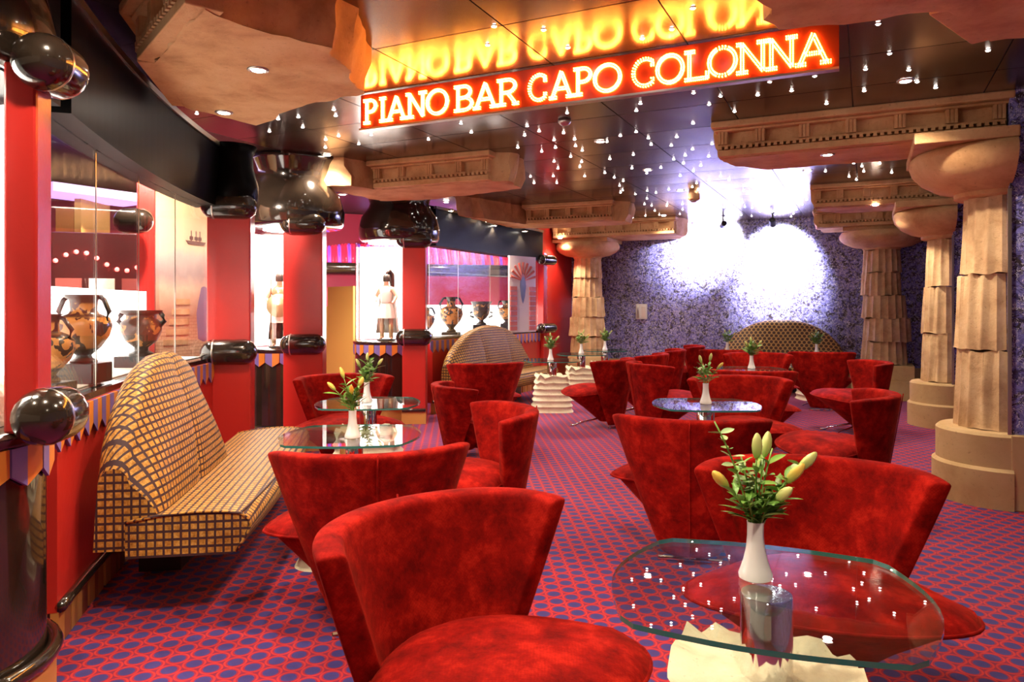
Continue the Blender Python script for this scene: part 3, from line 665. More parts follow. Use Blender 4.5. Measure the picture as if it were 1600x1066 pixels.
A3 = [(-.03, 0, .15, 'budg'), (.03, .01, .16, 'budg'), (.08, -.01, .11, 'bud'), (-.06, .02, .12, 'euc'), (.03, .02, .12, 'euc')]
put_vase(3.86, -.84, 'white bud vase on the table beside the near sofa', bouquet(A1, 5, False, 'orange and yellow lily buds on the table beside the near sofa', 1.2))
put_vase(5.30, -1.05, 'white bud vase on the table before the domed cases', bouquet(A2, 6, False, 'leafy green lily buds on the table before the domed cases', 1.3))
put_vase(9.5, .50, 'white bud vase before the distant checked sofa', bouquet(A2, 8, False, 'loose spray of lilies before the distant checked sofa', 1.5))
put_vase(5.22, 1.38, 'white bud vase on the table reflecting the wallpaper', bouquet(A3, 9, False, 'three lily buds on the table reflecting the wallpaper', 1.2))
put_vase(8.2, 2.68, 'white bud vase on the table behind the blue-reflecting one', bouquet(A2, 12, False, 'bushy lilies on the table behind the blue-reflecting one', 1.5))
put_vase(10.8, 1.02, 'white bud vase in front of the column by the red wall', bouquet(A3, 14, False, 'orange tinged lilies in front of the column by the red wall', 1.6))
put_vase(11.75, 1.49, 'white bud vase on the table closest to the wall phone', bouquet(A2, 15, False, 'green lilies on the table closest to the wall phone', 1.5))
put_vase(11.3, 3.32, 'white bud vase before the bronze sofa on the wall phone side', bouquet(A3, 16, False, 'slim lily spray before the bronze sofa, on the wall phone side', 1.5))
put_vase(10.75, 4.47, 'white bud vase before the bronze sofa on the column side', bouquet(A2, 17, False, 'bright green lilies before the bronze sofa, on the column side', 1.7))

# ------------------------------------------------------------------ sofas
def sofa(a, b, label, m, depth=.68, ztop=1.10, zend=.66, npan=3, group=None, bfrac=1.0):
    """a, b: plan ends of the line at the wall, seat faces to the right of a->b"""
    a, b = Vector(a), Vector(b); d = b - a; L = d.length; u = d / L; root = empty('banquette_sofa', (*((a + b) / 2), 0), math.atan2(u.y, u.x))
    # local: x along, -y toward the room
    LB_ = L * bfrac; bc = -L / 2 + LB_ / 2
    def zt(x): return zend + (ztop - zend) * max(0, 1 - abs(2 * (x - bc) / LB_) ** 2.3) ** .75
    for k in range(npan):
        x0, x1 = -L / 2 + LB_ * k / npan, -L / 2 + LB_ * (k + 1) / npan; NX = 12; mb = MB(); vs = []; uv = []; fs = []; npf = 0
        for i in range(NX + 1):
            t = i / NX; x = x0 + (x1 - x0) * t; puff = 1 - (2 * t - 1) ** 8 * .10; Z = zt(x); prof = []
            for j in range(9): s = j / 8; prof.append((-.31 + .14 * s - .02 * math.sin(math.pi * s) * 1.6, .40 + (Z - .07 - .40) * s))
            for j in range(1, 6): an = math.pi * j / 6; prof.append((-.10 - .07 * math.cos(an), Z - .07 + .07 * math.sin(an)))
            prof += [(-.03, Z - .07), (-.02, (Z + .3) / 2), (-.01, .30)]; prof.append((-.31, .30)); npf = len(prof); acc = 0
            for j, (y, z) in enumerate(prof):
                if j: acc += math.hypot(y - prof[j - 1][0], z - prof[j - 1][1])
                vs.append((x, -.13 + (y + .13) * puff, .30 + (z - .30) * (1 - (1 - puff) * .12))); uv.append((x, acc + .4))
        for i in range(NX):
            for j in range(npf): fs.append((i * npf + j, i * npf + (j + 1) % npf, (i + 1) * npf + (j + 1) % npf, (i + 1) * npf + j))
        mb.add(vs, fs, 0, uv)
        for i in (0, NX):
            q = vs[i * npf:(i + 1) * npf]; mb.add(q, [tuple(range(npf))], 0, [(v[1], v[2]) for v in q])
        mb.build('back_cushion', m, root, smooth=True, auto=60)
    NX = 24; vs = []; uv = []; fs = []
    for i in range(NX + 1):
        t = -1 + 2 * i / NX; x = t * (L / 2 + .03); yf = -depth - .05 * (1 - t * t); prof = [(-.16, .43), (-.30, .455), (-.45, .465), (yf + .12, .462), (yf + .04, .452), (yf + .005, .425), (yf + .0, .39), (yf + .03, .33), (yf + .06, .285), (yf + .10, .275), (-.16, .275)]
        npf = len(prof); acc = 0
        for j, (y, z) in enumerate(prof):
            if j: acc += math.hypot(y - prof[j - 1][0], z - prof[j - 1][1])
            vs.append((x, y, z)); uv.append((x, acc))
    for i in range(NX):
        for j in range(npf): fs.append((i * npf + j, i * npf + (j + 1) % npf, (i + 1) * npf + (j + 1) % npf, (i + 1) * npf + j))
    mb = MB().add(vs, fs, 0, uv)
    for i in (0, NX):
        q = vs[i * npf:(i + 1) * npf]; mb.add(q, [tuple(range(npf))], 0, [(v[1], v[2]) for v in q])
    st = mb.build('seat_cushion', m, root, smooth=True, auto=55)
    for i in (0, NX): MB().tube([Vector(vs[i * npf + j]) for j in range(0, 9)], .007, 6).build('piping', m, st, smooth=True)
    MB().tube([Vector(vs[i * npf + 4]) for i in range(NX + 1)], .006, 6).build('piping', m, st, smooth=True)
    MB().box((.1, -.13, .15), (L * .6, .20, .25)).build('plinth', 'dark', root)
    tag(root, label, 'sofa', group); return root
SA, SB = (-2.99, 2.03), (-4.24, 3.83)
sofa(SA, SB, 'near gold sofa with dark check lines and a domed back, before the painted vases', 'check', .67, 1.12, .66, 2, None, .60)
sofa((-4.80, 7.85), (-4.78, 10.1), 'distant gold checked sofa with three back panels, before the far vase case', 'check', .66, 1.10, .62, 3)
sofa((-2.15, BW - .12), (-.28, BW - .12), 'bronze brown sofa with scale pattern against the blue wall', 'scale', .62, 1.15, .60, 2)

# ------------------------------------------------------------------ left side: showcases, pillars, domed cylinder cases
def bez(a, c, b, n): return [Vector(a) * (1 - t) ** 2 + Vector(c) * 2 * t * (1 - t) + Vector(b) * t * t for t in [i / n for i in range(n + 1)]]
def offs(path, d):
    out = []
    for i, p in enumerate(path):
        t = (path[min(i + 1, len(path) - 1)] - path[max(i - 1, 0)]).normalized(); out.append(p + Vector((-t.y, t.x)) * d)
    return out
def strip(mb, A, B, z0, z1, mi=0):
    n = len(A); vs = [(p.x, p.y, z0) for p in A] + [(p.x, p.y, z0) for p in B] + [(p.x, p.y, z1) for p in A] + [(p.x, p.y, z1) for p in B]; fs = []
    for i in range(n - 1): fs += [(i, i + 1, 2 * n + i + 1, 2 * n + i), (n + i, 3 * n + i, 3 * n + i + 1, n + i + 1), (2 * n + i, 2 * n + i + 1, 3 * n + i + 1, 3 * n + i), (i, n + i, n + i + 1, i + 1)]
    fs += [(0, 2 * n, 3 * n, n), (n - 1, 2 * n - 1, 4 * n - 1, 3 * n - 1)]; return mb.add(vs, fs, mi)
PENNANT = {}
def pennant(root, p, t, nrm, z, w, h, col):
    ang = math.atan2(t.y, t.x); key = (round(w, 3), round(h, 3), col)
    if key not in PENNANT:
        po = [(-w / 2, 0), (w / 2, 0), (w / 2, -h * .68), (0, -h), (-w / 2, -h * .68)]
        vs = [(x, -.006, q) for x, q in po] + [(x, .006, q) for x, q in po]
        fs = [(0, 1, 2, 3, 4), (9, 8, 7, 6, 5)] + [(i, (i + 1) % 5, 5 + (i + 1) % 5, 5 + i) for i in range(5)]; mid = (0, 0, 0)
        # each flag is two-tone: half purple, half orange
        vs = [(-w / 2, -.006, 0), (0, -.006, 0), (w / 2, -.006, 0), (w / 2, -.006, -h * .68), (0, -.006, -h), (-w / 2, -.006, -h * .68)]; vs += [(x, .006, q) for x, _, q in vs]
        mb = MB().add(vs, [(0, 1, 4, 5)], 0).add(vs, [(1, 2, 3, 4)], 1).add(vs, [(0, 6, 7, 1), (0, 5, 11, 6), (5, 4, 10, 11), (6, 11, 10, 7)], 0).add(vs, [(1, 7, 8, 2), (2, 8, 9, 3), (3, 9, 10, 4), (7, 10, 9, 8)], 1)
        q = mb.build('pennant', ['purple', 'orange'], root); PENNANT[key] = q
    else:
        q = PENNANT[key].copy(); COL.objects.link(q); q.parent = root
    q.location = (p.x + nrm.x * .008, p.y + nrm.y * .008, z); q.rotation_euler = (0, 0, ang); return q
WB = {}
def blocks(root, path, w=.085, z0=0, z1=.14):
    acc = 0; k = 0
    for i in range(len(path) - 1):
        a, b = path[i], path[i + 1]; L = (b - a).length; u = (b - a) / L
        while acc < L:
            p = a + u * min(acc + w / 2, L); key = k % 3
            kk = (key, round(w, 3))
            if kk not in WB: q = MB().box((0, 0, (z0 + z1) / 2), (w * .97, .03, z1 - z0)).build('wood_block', 'wood%d' % key, root); WB[kk] = q
            else: q = WB[kk].copy(); COL.objects.link(q); q.parent = root
            q.location = (p.x, p.y, 0); q.rotation_euler = (0, 0, math.atan2(u.y, u.x)); acc += w; k += 1 if (k * 7) % 5 else 2
        acc -= L
def showcase(path, label, panes, back_top, depth=.55, fascia=True, flabel='', plabel=''):
    """path runs along the room side; the case lies to its left"""
    root = empty('display_case'); inner = offs(path, .10); back = offs(path, depth)
    strip(MB(), path, inner, .14, .93).build('front_panel', 'red', root)
    strip(MB(), path, back, .93, .96).build('counter', 'black', root)
    MB().tube([(p.x, p.y, .16) for p in offs(path, -.012)], .022, 8).build('base_rail', 'black', root, smooth=True)
    blocks(root, offs(path, .01))
    strip(MB(), offs(path, depth - .04), back, .96, back_top).build('lit_back_panel', 'litpanel', root)
    strip(MB(), offs(path, .10), offs(path, depth - .06), .962, .968).build('case_floor', 'marble', root)
    n = len(path) - 1
    for k in range(panes):
        i0, i1 = round(n * k / panes), round(n * (k + 1) / panes); seg = path[i0:i1 + 1]; g0, g1 = offs(path, .045)[i0:i1 + 1], offs(path, .055)[i0:i1 + 1]
        g0[0] = g0[0].lerp(g0[-1], .004); g1[0] = g1[0].lerp(g1[-1], .004)
        strip(MB(), g0, g1, .965, 2.12).build('glass_pane', 'glass', root)
    for k in range(panes + 1):
        i = round(n * k / panes); p = offs(path, .05)[i]; MB().box((p.x, p.y, 1.54), (.004, .004, 1.15)).build('glass_joint', 'steel', root)
    acc = 0; w = .13
    for i in range(n):
        a, b = path[i], path[i + 1]; L = (b - a).length; u = (b - a) / L; nn = Vector((u.y, -u.x))
        while acc < L: pennant(root, a + u * acc, u, nn, .925, .125, .15, 0); acc += w
        acc -= L
    tag(root, label, 'display case')
    fa = empty('wall_fascia'); strip(MB(), offs(path, -.05), offs(path, .14), 2.12, 2.62).build('fascia_board', 'fascia', fa); strip(MB(), offs(path, -.065), offs(path, -.02), 2.585, 2.62).build('fascia_lip', 'steel', fa); tag(fa, flabel, 'fascia', kind='structure')
    return root
path1 = bez((-2.88, 1.83), (-3.85, 2.9), (-4.55, 4.12), 24)
path2 = bez((-4.90, 7.86), (-4.90, 9.5), (-4.86, 11.15), 18)
showcase(path1, 'red curved display case with large painted vases behind the near sofa', 4, 1.47, .55, True, 'black curved fascia above the near vase case')
showcase(path2, 'red display case of four painted vases behind the distant sofa', 4, 1.38, .55, True, 'black fascia above the far vase case')
# fascia running on to the left of the frame
fa = empty('wall_fascia'); pth = bez((-1.9, .2), (-2.3, 1.05), (-2.82, 1.75), 10); strip(MB(), offs(pth, -.05), offs(pth, .14), 2.12, 2.62).build('fascia_board', 'fascia', fa); tag(fa, 'black fascia above the domed case beside the near vases', 'fascia', kind='structure')

def capsule(mb, c, ang, L, r):
    u = Vector((math.cos(ang), math.sin(ang), 0)); P = []; rad = []
    for i in range(7): a = math.pi / 2 * i / 6; P.append(Vector(c) - u * (L / 2 - r + r * math.cos(a))); rad.append(max(.002, r * math.sin(a)))
    for i in range(7): a = math.pi / 2 * (1 - i / 6); P.append(Vector(c) + u * (L / 2 - r + r * math.cos(a))); rad.append(max(.002, r * math.sin(a)))
    return mb.tube(P, rad, 20)
def pillar(c, ang, w, d, label, L=.42, r=.10, front=.06, head=True, z0=0.0):
    """ang: direction along the pillar's face; the face looks to the right of it"""
    root = empty('wall_pillar', (c[0], c[1], 0), ang)
    MB().box((0, 0, (2.13 + z0) / 2), (w, d, 2.13 - z0)).build('shaft', 'red', root, bev=.01); (MB().lathe([(w * .5, 2.13), (w * .62, 2.2), (w * .64, 2.3), (w * .52, 2.45), (w * .5, 2.55), (w * .6, 2.62)], 32).build('pillar_head', 'fascia', root, smooth=True) if head else None)
    for z in (1.0, 2.13):
        q = capsule(MB(), (0, -d / 2 + front - .06, z), 0, L, r).build('bolster_roll', 'black', root, smooth=True)
        MB().lathe([(r * 1.0, -.006), (r * 1.015, 0), (r * 1.0, .006)], 20, cap=False).build('roll_ring', 'steel', q, (-L / 2 + r * 1.0, -d / 2 + front - .06, z), smooth=True).rotation_euler = (0, R(90), 0)
    if z0 == 0: MB().box((0, -d / 2 - .006, .07), (w + .01, .02, .14)).build('wood_base', 'wood1', root); MB().tube([(-w / 2, -d / 2 - .015, .16), (w / 2, -d / 2 - .015, .16)], .02, 8).build('base_rail', 'black', root, smooth=True)
    tag(root, label, 'pillar', 'red pillars with black rolls', kind='structure'); return root
def facing(c): # angle of a face that looks back at the seating
    return math.atan2(c[1], c[0]) - math.pi / 2 + math.pi
P0, P1, P2, P3 = W(2.37, -1.565), W(5.80, -2.22), W(7.02, -1.98), W(8.62, -1.14)
pillar(P0, R(122), .10, .10, 'red textured pillar with black ball ends beside the near domed case', .27, .092, .04, False, .947)
pillar(P1, R(38), .32, .26, 'red pillar with black rolls at the end of the near vase case')
pillar(P2, R(33), .36, .30, 'red pillar with black rolls standing before the case of the shield bearer', head=False)
pillar(P3, R(28), .27, .30, 'red pillar with black rolls standing before the case of the cloaked warrior', head=False)
P4 = (-4.86, 11.22); pillar(P4, R(75), .10, .16, 'slim red pillar with black rolls beside the scalloped trim', .46, .085, .03, False)
# vertical scallop trim on the red wall
tr = empty('trim_1', (-4.90, 11.5, 0)); tag(tr, 'vertical run of purple and orange scallops on the red wall', 'trim', kind='structure')
for k in range(9):
    z = .75 + .17 * k
    if abs(z - 1.0) < .06: continue
    vs = [(0, -.012, 0), (0, -.012, .085), (0, -.012, .16), (.06, -.012, .15), (.10, -.012, .085), (.06, -.012, .012)]; vs = [(.012, y0, z0) for y0, z0 in ((-.10, 0), (-.10, .08), (-.10, .16), (.0, .15), (.05, .08), (.0, .01))]; vs2 = [(0, b, c) for a, b, c in vs]
    A = vs + vs2; mb = MB().add(A, [(0, 1, 4, 5), (0, 5, 11, 6), (5, 4, 10, 11), (6, 11, 10, 7), (0, 6, 7, 1)], 0).add(A, [(1, 2, 3, 4), (1, 7, 8, 2), (2, 8, 9, 3), (3, 9, 10, 4), (7, 10, 9, 8)], 1)
    mb.build('scallop', ['orange', 'purple'], tr, (-.005, 0, z))
def cylinder_case(c, r, label, lit=18, back_ang=None, dome=(0, 0), ds=1.0, span=62):
    root = empty('domed_case', (c[0], c[1], 0))
    MB().lathe([(r * .98, .15), (r * .98, .90)], 48).build('drum_base', 'black', root, smooth=True, auto=40)
    MB().lathe([(r * 1.06, 0), (r * 1.06, .14), (r * .98, .15)], 48).build('wood_base', 'wood1', root, smooth=True, auto=40)
    MB().tube([(r * 1.05 * math.cos(2 * math.pi * i / 40), r * 1.05 * math.sin(2 * math.pi * i / 40), .17) for i in range(41)], .026, 8).build('base_rail', 'black', root, smooth=True)
    MB().lathe([(r * 1.02, .90), (r * 1.05, .915), (r * 1.05, .935), (r * 1.0, .945)], 48).build('rim', 'black', root, smooth=True, auto=40)
    n = max(12, round(2 * math.pi * r / .14))
    for k in range(n):
        a = 2 * math.pi * k / n; u = Vector((-math.sin(a), math.cos(a))); nn = Vector((math.cos(a), math.sin(a)))
        pennant(root, nn * (r * .985), u, nn, .90, 2 * math.pi * r / n * .98, .13, 0)
    MB().lathe([(r * .97, .945), (r * .97, 2.14), (r * .965, 2.14), (r * .965, .945), (r * .97, .945)], 48, cap=False).build('glass_cylinder', 'glass', root, smooth=True, auto=40)
    MB().lathe([(r * 1.0 * ds, 2.13), (r * 1.06 * ds, 2.16), (r * 1.08 * ds, 2.28), (r * 1.0 * ds, 2.42), (r * .84 * ds, 2.52), (r * .78 * ds, 2.58), (r * .84 * ds, 2.66), (r * .95 * ds, 2.76), (r * 1.0 * ds, 2.795)], 48).build('dome', 'black', root, (dome[0], dome[1], 0), smooth=True)
    MB().lathe([(r * .55, 2.128), (r * .5, 2.124), (0, 2.122)], 24).build('lamp_lens', 'lamp', root)
    ba = back_ang if back_ang is not None else math.atan2(c[1], c[0])
    mb = MB(); k = 16; vs = []
    for i in range(k + 1):
        a = ba - R(span) + R(2 * span) * i / k
        for rr in (.93, .90): vs += [(r * rr * math.cos(a), r * rr * math.sin(a), .95), (r * rr * math.cos(a), r * rr * math.sin(a), 2.10)]
    fs = []
    for i in range(k): fs += [(i * 4, i * 4 + 4, i * 4 + 5, i * 4 + 1), (i * 4 + 2, i * 4 + 3, i * 4 + 7, i * 4 + 6), (i * 4 + 1, i * 4 + 5, i * 4 + 7, i * 4 + 3)]
    mb.add(vs, fs).build('lit_screen', 'litpanel', root, smooth=True, auto=40)
    tag(root, label, 'display case', 'domed cylinder cases'); spot((c[0], c[1], 2.10), lit, 150, (1, .96, .9), .08); return root
C0, C2, C3 = W(2.40, -1.94), W(7.45, -2.32), W(9.0, -1.56)
cylinder_case(C0, .36, 'near domed cylinder case beside the textured pillar, holding a rock', 10, None, (0, 0), 1.0, 84)
cylinder_case(C2, .37, 'domed cylinder case holding the shield bearer figure', 14, None, ((P2[0] - C2[0]) * .5, (P2[1] - C2[1]) * .5), 1.22)
cylinder_case(C3, .37, 'domed cylinder case holding the cloaked warrior figure', 14, None, ((P3[0] - C3[0]) * .5, (P3[1] - C3[1]) * .5), 1.22)

# ------------------------------------------------------------------ figures in the cases
def skin_body(name, joints, edges, m, parent):
    me = bpy.data.meshes.new(name); me.from_pydata([j[0] for j in joints], edges, []); me.materials.append(M[m]); o = bpy.data.objects.new(name, me); COL.objects.link(o); o.parent = parent
    o.modifiers.new('skin', 'SKIN'); 
    for i, j in enumerate(joints): me.skin_vertices[0].data[i].radius = (j[1], j[1])
    me.skin_vertices[0].data[0].use_root = True
    s = o.modifiers.new('subdiv', 'SUBSURF'); s.levels = s.render_levels = 2; return o
def warrior(c, rz, h, cloak, label):
    root = empty('warrior_figure', (c[0], c[1], .947), rz); k = h / 1.75
    def P(x, y, z): return (x * k, y * k, z * k)
    J = [(P(0, 0, .95), .13 * k), (P(0, 0, 1.15), .12 * k), (P(0, 0, 1.36), .15 * k), (P(0, 0, 1.50), .06 * k), (P(0, -.02, 1.62), .085 * k), (P(0, -.02, 1.72), .06 * k),
         (P(-.19, 0, 1.40), .065 * k), (P(-.30, -.03, 1.17), .05 * k), (P(-.20, -.20, 1.08), .04 * k), (P(.19, 0, 1.40), .065 * k), (P(.32, -.02, 1.18), .05 * k), (P(.30, -.18, 1.02), .04 * k),
         (P(-.10, 0, .86), .095 * k), (P(-.12, -.03, .50), .06 * k), (P(-.13, 0, .08), .042 * k), (P(-.14, -.12, .035), .034 * k), (P(.10, 0, .86), .095 * k), (P(.13, .02, .50), .06 * k), (P(.15, .05, .08), .042 * k), (P(.18, -.07, .035), .034 * k),
         (P(-.15, -.24, 1.07), .035 * k), (P(.29, -.23, 1.0), .035 * k)]
    E = [(0, 1), (1, 2), (2, 3), (3, 4), (4, 5), (2, 6), (6, 7), (7, 8), (2, 9), (9, 10), (10, 11), (0, 12), (12, 13), (13, 14), (14, 15), (0, 16), (16, 17), (17, 18), (18, 19), (8, 20), (11, 21)]
    skin_body('body', J, E, 'skin', root)
    MB().lathe([(.135 * k, .98 * k), (.15 * k, 1.08 * k), (.175 * k, 1.25 * k), (.17 * k, 1.40 * k), (.08 * k, 1.48 * k)], 24).build('breastplate', 'armor' if not cloak else 'cloth', root, smooth=True)
    MB().lathe([(.155 * k, 1.0 * k), (.20 * k, .85 * k), (.24 * k, .60 * k)], 36, rf=lambda a, j: (.012 * k * j * math.sin(9 * a), 0), cap=False).build('tunic', 'cloth', root, smooth=True)
    MB().lathe([(.105 * k, 1.60 * k), (.11 * k, 1.70 * k), (.085 * k, 1.79 * k), (.0, 1.82 * k)], 20, (0, .015 * k), cap=False).build('hair', 'hair', root, smooth=True)
    for sx in (-1, 1): MB().lathe([(.055 * k, .06 * k), (.062 * k, .25 * k), (.068 * k, .40 * k), (.06 * k, .43 * k)], 14, (sx * .135 * k, .01 * k), cap=False).build('greave', 'armor', root, smooth=True)
    for sx in (-1, 1): MB().lathe([(.012 * k, 0), (.008 * k, .008 * k), (0, .01 * k)], 8, (sx * .035 * k, -.10 * k)).build('eye', 'hair', root, (0, 0, 1.645 * k))
    n = 14; vs = []; w0, w1 = (.20, .34) if cloak else (.18, .28)
    for j in range(7):
        t = j / 6; z = (1.44 - 1.25 * t) * k; w = (w0 + (w1 - w0) * t) * k
        for i in range(n + 1): a = R(200) * (i / n) - R(10); vs.append((w * math.cos(a), (.06 * k + w * .75 * math.sin(a)) + .02 * k * math.sin(i * 2.3) * t, z))
    fs = [(j * (n + 1) + i, j * (n + 1) + i + 1, (j + 1) * (n + 1) + i + 1, (j + 1) * (n + 1) + i) for j in range(6) for i in range(n)]
    cp = MB().add(vs, fs).build('cloak', 'cloth' if cloak else 'cape', root, smooth=True); s = cp.modifiers.new('solid', 'SOLIDIFY'); s.thickness = .012 * k
    if not cloak:
        sh = MB().lathe([(0, .06 * k), (.12 * k, .05 * k), (.24 * k, .015 * k), (.29 * k, 0), (.29 * k, -.012 * k), (0, -.01 * k)], 32).build('round_shield', 'armor', root, P(.02, -.30, 1.02), smooth=True, auto=60); sh.rotation_euler = (R(80), 0, 0)
        MB().tube([P(-.17, -.25, .02), P(-.17, -.25, 1.9)], .012 * k, 8).build('spear_shaft', 'wood2', root)
    else:
        MB().tube([P(0, .02, 1.80), P(.03, .10, 1.90), P(.06, .19, 1.80), P(.07, .22, 1.50), P(.06, .20, 1.2)], [.05 * k, .075 * k, .085 * k, .07 * k, .02 * k], 10).build('plume', 'hair', root, smooth=True)
    MB().lathe([(.26 * k, 0), (.26 * k, .012), (.24 * k, .016)], 24).build('stand', 'dark', root, smooth=True, auto=40)
    tag(root, label, 'figure'); return root
warrior(W(7.35, -2.33), YAW + R(10), .72, False, 'bronze armoured warrior figure with round shield, white tunic and dark cape')
warrior(W(8.92, -1.53), YAW + R(-18), .78, True, 'white cloaked warrior figure with a long dark plume')
mb = MB(); bm = bmesh.new(); bmesh.ops.create_icosphere(bm, subdivisions=4, radius=.24)
for v in bm.verts: v.co *= 1 + .28 * noise.noise(v.co * 6) + .1 * noise.noise(v.co * 16); v.co.z = max(-.02, v.co.z * 1.25)
me = bpy.data.meshes.new('rock_mound'); bm.to_mesh(me); bm.free(); me.materials.append(M['rock']); o = bpy.data.objects.new('rock_mound', me); COL.objects.link(o); o.location = (C0[0], C0[1], .967); tag(o, 'pinkish rough rock inside the near domed case', 'rock')

# ------------------------------------------------------------------ painted vases in the cases
def lathe_vase(name, prof, m, c, z, handles, label, s=1.0, ped=.08, pedlabel='', group='painted vases'):
    root = empty(name, (c[0], c[1], z + ped), YAW)
    prof = [(r * s, q * s) for r, q in prof]
    MB().lathe(prof, 40).build('vase_body', m, root, smooth=True, auto=60)
    for sx in (-1, 1):
        MB().tube([(sx * r * s, 0, q * s) for r, q in handles], .014 * s, 8).build('handle', 'dark', root, smooth=True)
    tag(root, label, 'vase', group)
    if ped > .02:
        o = MB().box((0, 0, ped / 2), (.22 * s, .22 * s, ped)).build('pedestal_block', 'dark', None, (c[0], c[1], z), YAW, bev=.004); tag(o, pedlabel, 'pedestal')
AMPH = [(.055, 0), (.065, .012), (.045, .03), (.035, .045), (.06, .075), (.115, .14), (.145, .21), (.14, .26), (.10, .30), (.055, .32), (.05, .37), (.06, .42), (.075, .43), (.05, .425), (.045, .36)]
VOLU = [(.07, 0), (.075, .012), (.045, .03), (.04, .045), (.09, .09), (.135, .16), (.15, .22), (.135, .265), (.08, .29), (.07, .31), (.075, .37), (.10, .385), (.10, .40), (.07, .395)]
KRAT = [(.07, 0), (.07, .02), (.035, .04), (.03, .06), (.07, .09), (.105, .14), (.115, .19), (.12, .26), (.145, .31), (.15, .32), (.135, .318), (.11, .25)]
BELL = [(.07, 0), (.07, .015), (.04, .03), (.04, .05), (.09, .09), (.115, .15), (.115, .20), (.085, .225), (.085, .245), (.115, .26), (.12, .275), (.10, .27)]
def ic(px, f): return W(f, (px - CX) / F * f)
ZC = .968
lathe_vase('painted_vase', VOLU, 'vase1', ic(131, 3.72), ZC, [(.13, .25), (.15, .30), (.12, .37), (.095, .39)], 'big terracotta volute vase with dark figures, in the near case', .86, .10, 'black block under the big terracotta vase')
lathe_vase('painted_vase', BELL, 'vase2', ic(221, 4.72), ZC, [(.11, .18), (.14, .21), (.13, .24), (.115, .26)], 'dark wide-mouthed vase beside the big terracotta vase', 1.06, .07, 'black block under the dark wide-mouthed vase')
lathe_vase('painted_vase', AMPH, 'vase1', ic(78, 3.35), ZC, [(.12, .27), (.14, .33), (.09, .40), (.06, .41)], 'terracotta amphora half hidden behind the textured pillar', .72, .04, 'black block behind the textured pillar')
lathe_vase('painted_vase', AMPH, 'vase1', ic(705, 10.1), ZC, [(.12, .27), (.14, .34), (.10, .41), (.06, .42)], 'tall necked amphora with pale body in the far case', 1.12, .04, 'grey block under the tall necked amphora')
lathe_vase('painted_vase', KRAT, 'vase2', ic(752, 10.9), ZC, [(.10, .10), (.15, .12), (.15, .17), (.12, .17)], 'dark flaring krater in the far case', 1.08, .12, 'block under the dark flaring krater')
lathe_vase('painted_vase', VOLU, 'vase1', ic(792, 11.65), ZC, [(.13, .25), (.15, .31), (.13, .38), (.095, .39)], 'small olive volute vase at the end of the far case', .92, .12, 'block under the small olive vase')
lathe_vase('painted_vase', VOLU, 'vase1', ic(664, 9.5), ZC, [(.13, .25), (.15, .30), (.12, .37), (.095, .39)], 'terracotta vase half hidden behind the cloaked warrior pillar', .85, .04, 'block behind the cloaked warrior pillar')
for k, (px, f, lab) in enumerate(((205, 4.15, 'small white lamp under the near fascia, above the dark vase'), (125, 3.35, 'small white lamp under the near fascia, above the big vase'), (275, 5.0, 'small white lamp under the near fascia, beside the red pillar'), (705, 9.5, 'small lamp above the tall necked amphora'), (755, 10.2, 'small lamp above the dark flaring krater'), (795, 10.7, 'small lamp above the small olive vase'))):
    x, y = ic(px, f); o = empty('case_lamp', (x, y, 2.60)); MB().lathe([(.035, .02), (.035, 0), (.026, -.004)], 16, cap=False).build('trim_ring', 'steel', o, smooth=True); MB().lathe([(.026, -.004), (0, -.01)], 16).build('lens', 'lamp', o); tag(o, lab, 'case light'); spot((x, y, 2.57), 14, 130, (1, .95, .88))
o = strip(MB(), offs(path1, .14), offs(path1, .62), 2.62, 2.66).build('ceiling_case', 'ceil'); tag(o, 'glossy lid over the near vase case', 'ceiling', kind='structure')
o = strip(MB(), offs(path2, .14), offs(path2, .62), 2.62, 2.66).build('ceiling_case', 'ceil'); tag(o, 'glossy lid over the far vase case', 'ceiling', kind='structure')

# ------------------------------------------------------------------ the room beyond the cases
def wall_seg(name, a, b, z0, z1, th, m, label, cat='wall', kind='structure'):
    a, b = Vector(a), Vector(b); d = b - a; c = (a + b) / 2; o = MB().box((0, 0, 0), (d.length, th, z1 - z0)).build(name, m, None, (c.x, c.y, (z0 + z1) / 2), math.atan2(d.y, d.x)); tag(o, label, cat, kind=kind); return o
wall_seg('wall_beyond', (-9.6, 6.0), (-5.05, 12.2), 0, 2.8, .1, 'pink', 'raspberry wall of the bar beyond the cases')
wall_seg('wall_beyond', (-9.7, 6.05), (-7.0, .2), 0, 2.8, .1, 'pink', 'raspberry side wall of the bar beyond the near vase case')
wall_seg('wall_partition', ic(516, 9.9), ic(556, 9.4), 0, 1.62, .08, 'yellow', 'yellow partition between the two domed cases')
wall_seg('wall_partition', ic(502, 10.4), ic(526, 10.2), 0, 1.36, .08, 'yellow', 'lower yellow partition beside the shield bearer pillar')
wall_seg('wall_partition', ic(386, 8.8), ic(400, 8.8), 0, 2.0, .06, 'yellow', 'narrow yellow strip seen left of the shield bearer')
